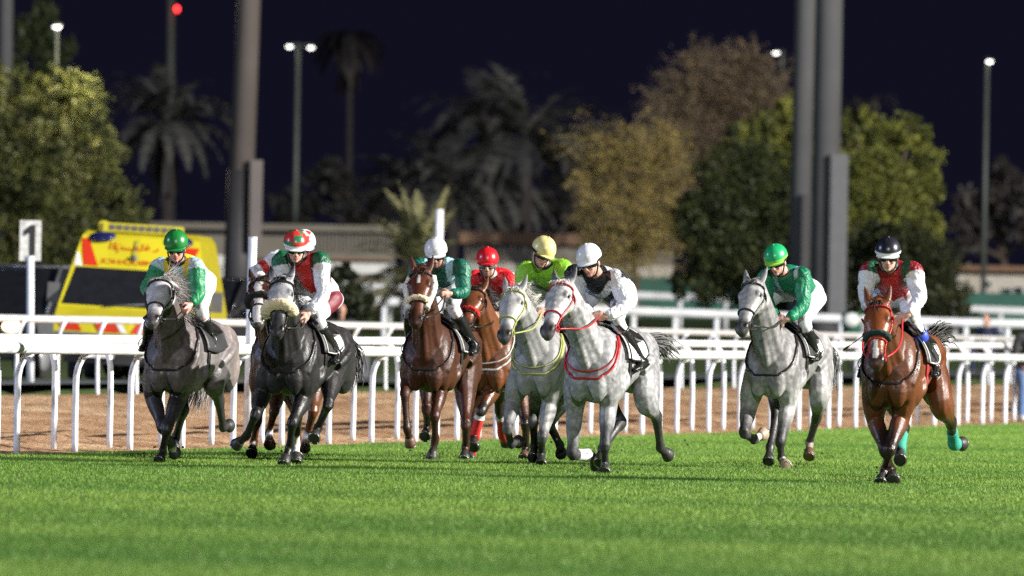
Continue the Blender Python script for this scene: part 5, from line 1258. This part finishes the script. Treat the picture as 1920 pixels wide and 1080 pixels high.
def ambulance():
    Y = 179; g = W(236, 700, Y); g[2] = float(infz(np.array(g[0]), np.array(Y))) + .04
    fr = frame(g, -2, 2.6) + (.95,); t = thing('ambulance', g, 'yellow ambulance with red stripes and a wide dark windscreen, behind the far rail', 'ambulance')
    rows = [(.30, .10, 1.08), (.60, 0, 1.22), (.80, .03, 1.25), (1.03, .10, 1.26), (1.22, .60, 1.25), (1.90, 1.15, 1.10), (2.10, 1.34, 1.06), (2.42, 1.62, .98), (2.52, 1.95, .90)]
    V, Fc, n = [], [], len(rows)
    for z, y, h in rows: V += [(-h, y, z), (-h * .5, y - .07 * (z < 1.1), z), (0, y - .09 * (z < 1.1) - .02, z), (h * .5, y - .07 * (z < 1.1), z), (h, y, z)]
    for i in range(n - 1):
        for j in range(4): Fc.append((i*5+j, i*5+j+1, (i+1)*5+j+1, (i+1)*5+j))
    nb = len(V)
    for z, y, h in rows: V += [(-max(h, 1.02 if z < 2.3 else .9), 5.9, z), (max(h, 1.02 if z < 2.3 else .9), 5.9, z)]
    for i in range(n - 1): Fc += [(i*5, (i+1)*5, nb+2*i+2, nb+2*i), (i*5+4, nb+2*i+1, nb+2*i+3, (i+1)*5+4), (nb+2*i, nb+2*i+2, nb+2*i+3, nb+2*i+1)]
    k = (n - 1); Fc += [(k*5, k*5+1, k*5+2, k*5+3, k*5+4, nb+2*k+1, nb+2*k), (4, 3, 2, 1, 0, nb, nb+1)]
    bd = mk('body', place(V, fr), Fc, M['amb_yellow'], t, g, smooth=False)
    def face(z, u, off=.012):       # a point on the front at height z, u across from -1 to 1
        y = np.interp(z, [r[0] for r in rows], [r[1] for r in rows]); h = np.interp(z, [r[0] for r in rows], [r[2] for r in rows])
        bow = np.interp(abs(u), [0, .5, 1], [.11, .07, 0] if z < 1.1 else [.02, 0, 0])
        return (u * h, y - bow - off, z)
    def patch(name, qs, m, par=t, nz=5, nu=8, off=.012):
        (z0, u00, u01), (z1, u10, u11) = qs; P, f = [], []
        for i in range(nz):
            a = i / (nz - 1); z = z0 + (z1 - z0) * a
            for j in range(nu): u = (u00 + (u10 - u00) * a) + ((u01 + (u11 - u01) * a) - (u00 + (u10 - u00) * a)) * j / (nu - 1); P.append(face(z, u, off))
        f = [(i*nu+j, i*nu+j+1, (i+1)*nu+j+1, (i+1)*nu+j) for i in range(nz-1) for j in range(nu-1)]
        return mk(name, place(P, fr), f, M[m], par, g, smooth=True)
    ws = patch('windscreen', ((1.25, -.96, .96), (1.88, -.93, .93)), 'glass')
    for u in (-.4, .3):
        v, f = tube([face(1.24, u, .03), face(1.31, u + .55, .03)], .012, n=6, smooth=False); mk('wiper', place(v, fr), f, M['rubber'], ws, g)
    patch('bonnet_grille', ((.40, -.95, .95), (.79, -.98, .98)), 'rubber'); patch('bumper', ((.29, -.98, .98), (.46, -.98, .98)), 'dark_steel', off=.03)
    pv, pf = box(face(.45, -.42, .06), (.26, .01, .06)); mk('number_plate', place(pv, fr), pf, M['plate'], t, g, smooth=False)
    for u0, u1, sh, m in ((-.98, -.72, .10, 'amb_red'), (-.50, -.22, .10, 'amb_red'), (-.20, -.12, .10, 'white_paint'), (.12, .42, -.10, 'amb_red'), (.62, .90, -.12, 'amb_red')):
        patch('chevron', ((.82, u0 + sh, u1 + sh), (1.01, u0, u1)), m, bd, off=.014)
    patch('corner_stripe', ((1.91, -.82, -.60), (2.36, -.99, -.86)), 'amb_red', bd); patch('corner_stripe', ((1.90, -.96, -.84), (2.12, -.99, -.95)), 'white_paint', bd); patch('corner_stripe', ((1.91, .34, .74), (2.30, .72, .98)), 'amb_red', bd)
    for sx in (-1, 1):
        v, f = ell(face(2.40, sx * .66, .0), np.array([[1, 0, -.10 * sx], [0, 1, .4], [.1 * sx, -.4, 1]]), (.23, .16, .07)); mk('beacon', place(v, fr), f, M['blue_lens'], t, g)
        v, f = ell((sx * .98, .10, .70), I3, (.17, .10, .10)); mk('headlight', place(v, fr), f, M['lens_off'], t, g)
        v, f = join([box((sx * 1.36, .95, 1.42), (.10, .07, .17)), box((sx * 1.24, .95, 1.30), (.08, .03, .03))]); mk('wing_mirror', place(v, fr), f, M['rubber'], t, g, smooth=False)
        for y in (.95, 4.6): wheel((sx * .92, y, .34), fr, t, g)
    v, f = join([box((.0, 2.05, 2.57), (.66, .30, .075)), tube([(-.66, 1.85, 2.58), (-.66, 2.3, 2.58)], .095, n=12, m=2, smooth=False)]); lb = mk('roof_unit', place(v, fr), f, M['amb_yellow'], t, g, smooth=False)
    v, f = join([box((-.50 + i * .125, 1.745, 2.575), (.042, .010, .042)) for i in range(9)]); mk('vent_slots', place(v, fr), f, M['rubber'], lb, g, smooth=False)
    def words(s, size, z, u0, m, name, sl):
        v, f = text_mesh(s, size, mirror=True); P = [face(z + b * .72, u0 + a * 1.05 / 1.02, .016) for a, b, _ in v]; mk(name, place(P, fr), f, M[m], bd, g, smooth=False)
    words('AMBULANCE', .155, 1.995, -.12, 'amb_red', 'lettering', 0)
    words('\uFED1\uFE8E\uFECC\uFEB3\uFEF9\uFE8D', .235, 2.25, -.10, 'amb_red', 'lettering', 0)
    v, f = ell(face(2.07, -.07, .04), I3, (.055, .05, .055)); cm = mk('camera_dome', place(v, fr), f, M['rubber'], t, g)
    v, f = tube([face(2.10, -.07, .05), face(2.38, -.05, .04)], .008, n=6, smooth=False); mk('cable', place(v, fr), f, M['rubber'], cm, g)
ambulance()
def car(label, px, Y, yaw, paint, roof=1.72, lit=False, name='parked_car', roll=0):
    g = W(px, 700, Y); g[2] = float(infz(np.array(g[0]), np.array(Y))) + .03; fr = frame(g, yaw, roll); t = thing(name, g, label, 'car')
    st = [-2.25, -2.2, -2.0, -1.2, -.9, -.2, .6, 1.6, 2.1, 2.25]; L = len(st)
    top = [.62, .78, .92, 1.02, 1.06, 1.08, 1.08, 1.06, 1.0, .7]; w = [.70, .82, .90, .93, .94, .95, .95, .94, .9, .78]
    lo = Loft(st, [(0, y, (a + .28) / 2) for y, a in zip(st, top)], (1, 0, 0), (0, 0, 1), w, [(a - .28) / 2 for a in top], [(a - .28) / 2 for a in top])
    P = []; an = np.linspace(0, 2 * math.pi, 37)[:-1]
    def sq(a, e=.38): return np.sign(math.cos(a)) * abs(math.cos(a)) ** e, np.sign(math.sin(a)) * abs(math.sin(a)) ** e
    def hull(st, ctr, ww, hh):
        ts = np.linspace(st[0], st[-1], 26); P = []
        for y in ts:
            c = np.interp(y, st, ctr); W_ = np.interp(y, st, ww); h = np.interp(y, st, hh)
            for a in an: cx, cz = sq(a); P.append((W_ * cx, y, c + h * cz))
        return caprings(np.array(P), 26, 36)
    v, f = hull(st, [(a + .28) / 2 for a in top], w, [(a - .28) / 2 for a in top]); bd = mk('body', place(v, fr), f, M[paint], t, g)
    s2 = [-1.15, -.95, -.35, 1.35, 1.95]; tp = [1.04, 1.2, roof, roof - .02, 1.1]; w2 = [.80, .82, .70, .70, .76]
    v, f = hull(s2, [(1.0 + a) / 2 for a in tp], w2, [(a - 1.0) / 2 + .01 for a in tp]); mk('cabin', place(v, fr), f, M['glass'], t, g)
    v, f = hull([-.42, -.2, 1.2, 1.42], [roof - .03] * 4, [.64, .70, .70, .62], [.03, .045, .045, .03]); mk('roof', place(v, fr), f, M[paint], t, g)
    for sx in (-1, 1):
        for seq in ([(-1.12, 1.03), (-.38, roof - .02)], [(.45, 1.05), (.42, roof - .03)], [(1.92, 1.05), (1.38, roof - .04)]):
            v, f = tube([(sx * (.82 - .12 * (z > 1.3)) , y, z) for y, z in seq], .035, n=6, m=2, smooth=False); mk('pillar', place(v, fr), f, M[paint], t, g)
        v, f = ell((sx * .72, -2.14, .84), I3, (.17, .10, .09)); mk('headlight', place(v, fr), f, M['headlight' if lit and sx == 1 else 'lens_off'], t, g)
        v, f = ell((sx * 1.02, -.85, 1.12), I3, (.12, .07, .08)); mk('wing_mirror', place(v, fr), f, M[paint], t, g)
        for y in (-1.4, 1.4): wheel((sx * .84, y, .34), fr, t, g)
    v, f = box((0, -2.24, .62), (.46, .02, .09)); mk('grille', place(v, fr), f, M['rubber'], t, g, smooth=False)
    v, f = box((0, -2.262, .46), (.26, .008, .055)); mk('number_plate', place(v, fr), f, M['plate'], t, g, smooth=False)
    return t
M['graphite_paint'] = mat('car_graphite', (.075, .078, .085), .22, spec=.6, coat=.6)
car('dark grey off-roader with one headlamp glowing, at the left edge behind the number board', 60, 188, -25, 'graphite_paint', 1.86, True)
car('dark car mostly hidden behind the rose grey horse and its rider, right of the ambulance', 408, 190, -28, 'black_paint', 1.70)
# ------------------------------------------------------------------ people standing about
def bystander(label, pos, yaw, top, legs_c, sit=False, h=1.76, skin=SKIN, hair_c=(.015, .012, .01)):
    g = np.asarray(pos, float); k = h / 1.76; f = V3(math.sin(R(yaw)), -math.cos(R(yaw)), 0); s = V3(math.cos(R(yaw)), math.sin(R(yaw)), 0); u = V3(0, 0, 1.)
    t = thing('person', g, label, 'person')
    def T(a, b, c): return g + k * (a * f + b * s + c * u)
    hz = .50 if sit else .93
    P, C, N, Hd = T(0, 0, hz), T(.05, 0, hz + .38), T(.06, 0, hz + .54), T(.10, 0, hz + .70)
    sp = [P - u * .08, P, P * .5 + C * .5, C, C * .3 + N * .7, N]; ax = np.array([f, s, u])
    def trunk(w, d): return Loft(range(6), sp, [s] * 6, [f] * 6, np.array(w) * k, np.array(d) * k, np.array(d) * k).mesh(18, 18)
    L_ = {}
    for sy in (-1, 1):
        if sit: L_[sy] = [T(0, sy * .10, hz), T(.42, sy * .14, hz + .06), T(.40, sy * .14, .08), T(.56, sy * .15, .04)]
        else: L_[sy] = [T(0, sy * .10, hz - .02), T(.04 * sy, sy * .11, .50), T(-.02 + .05 * sy, sy * .11, .09), T(.16 + .05 * sy, sy * .13, .05)]
    A_ = {sy: [T(.05, sy * .19, hz + .48), T(.02, sy * .27, hz + .20), T(.16, sy * .22, hz + .00), T(.22, sy * .20, hz - .06)] for sy in (-1, 1)}
    parts = [trunk([.12, .13, .12, .15, .14, .06], [.09, .1, .09, .1, .09, .055]), ell(Hd + u * .03, ax, np.array((.098, .075, .115)) * k), ell(Hd + f * .03 - u * .07, ax, np.array((.06, .055, .06)) * k), tube([N - u * .04, Hd - u * .03], .055 * k, n=10), ell(Hd + f * .105 - u * .02, ax, (.016, .014, .026))]
    for sy in (-1, 1):
        parts += [tube(A_[sy][:3], np.array((.05, .042, .03)) * k, n=9), ell(A_[sy][2] * .4 + A_[sy][3] * .6, ax, (.03, .022, .05)), tube(L_[sy][:3], np.array((.085, .06, .04)) * k, n=10), ell(Hd + s * sy * .078, ax, (.02, .01, .03))]
        for q in range(4): b = A_[sy][3] + f * (q - 1.5) * .018; parts.append(tube([b + u * .02, b - u * .03, b - u * .055 + s * -sy * .012], (.009, .009, .007), n=6))
        parts.append(tube([A_[sy][2] + f * .03, A_[sy][3] + f * .045 + u * .02, A_[sy][3] + f * .05 - u * .01], (.011, .010, .008), n=6))
    V, F_, _ = remesh(parts, .011, 3, .4); c = np.tile(np.asarray(skin, float), (len(V), 1)); mk('body', V, F_, M['skin'], t, g, c)
    v, fc, _ = remesh([ell(Hd + u * .06 - f * .02, ax, np.array((.102, .084, .09)) * k), ell(Hd - f * .05, ax, np.array((.06, .075, .09)) * k)], .012, 2); mk('hair', v, fc, M['leather'], t, g)
    parts = [trunk([.15, .16, .15, .19, .17, .08], [.12, .125, .12, .13, .11, .075])] + [tube([C * .5 + A_[y][0] * .5] + A_[y][:3], np.array((.09, .085, .068, .052)) * k, n=12) for y in (-1, 1)]
    V, F_, Nn = remesh(parts, .013, 4); V = V + Nn * (.006 * wob(V, 6, 3))[:, None]; mk('jacket', V, F_, M[top], t, g)
    parts = [ell(P, ax, np.array((.13, .165, .13)) * k)] + [tube([P * .5 + L_[y][0] * .5, L_[y][0], L_[y][1], L_[y][2]], np.array((.11, .105, .078, .066)) * k, n=12) for y in (-1, 1)]
    V, F_, Nn = remesh(parts, .013, 4); V = V + Nn * (.005 * wob(V, 7, 5))[:, None]; mk('trousers', V, F_, M[legs_c], t, g)
    for y in (-1, 1):
        a, b = L_[y][2], L_[y][3]; v, fc, _ = remesh([tube([a - u * .03 - f * .06, a * .5 + b * .5 - u * .02, b - u * .01], (.045, .05, .036), ref=s, n=12, ry=(.05, .045, .03))], .011, 2); mk('shoe', v, fc, M['white_cloth'], t, g)
M['jeans'] = mat('denim', (.075, .13, .26), .85, var=.25, vs=8, bump=.4, bs=30)
M['navy'] = mat('navy_cloth', (.014, .02, .055), .8, bump=.4, bs=20)
M['dark_jacket'] = mat('dark_jacket', (.02, .02, .024), .8, bump=.4, bs=20)
p = W(1929, 796, 192); p[2] = .05
bystander('person in pale blue jeans and a dark jacket standing at the right edge', p, 20, 'dark_jacket', 'jeans')
p = W(1853, 640, 246); p[2] = float(infz(np.array(p[0]), np.array(246))) + .0
bystander('person in dark navy clothes crouching by the rail at far right', p, -30, 'navy', 'navy', sit=True)
p = W(638, 640, 215); p[2] = float(infz(np.array(p[0]), np.array(215)))
bystander('person in dark clothes sitting in front of the dark shrub, face dimly lit', p, 10, 'dark_jacket', 'dark_jacket', sit=True)
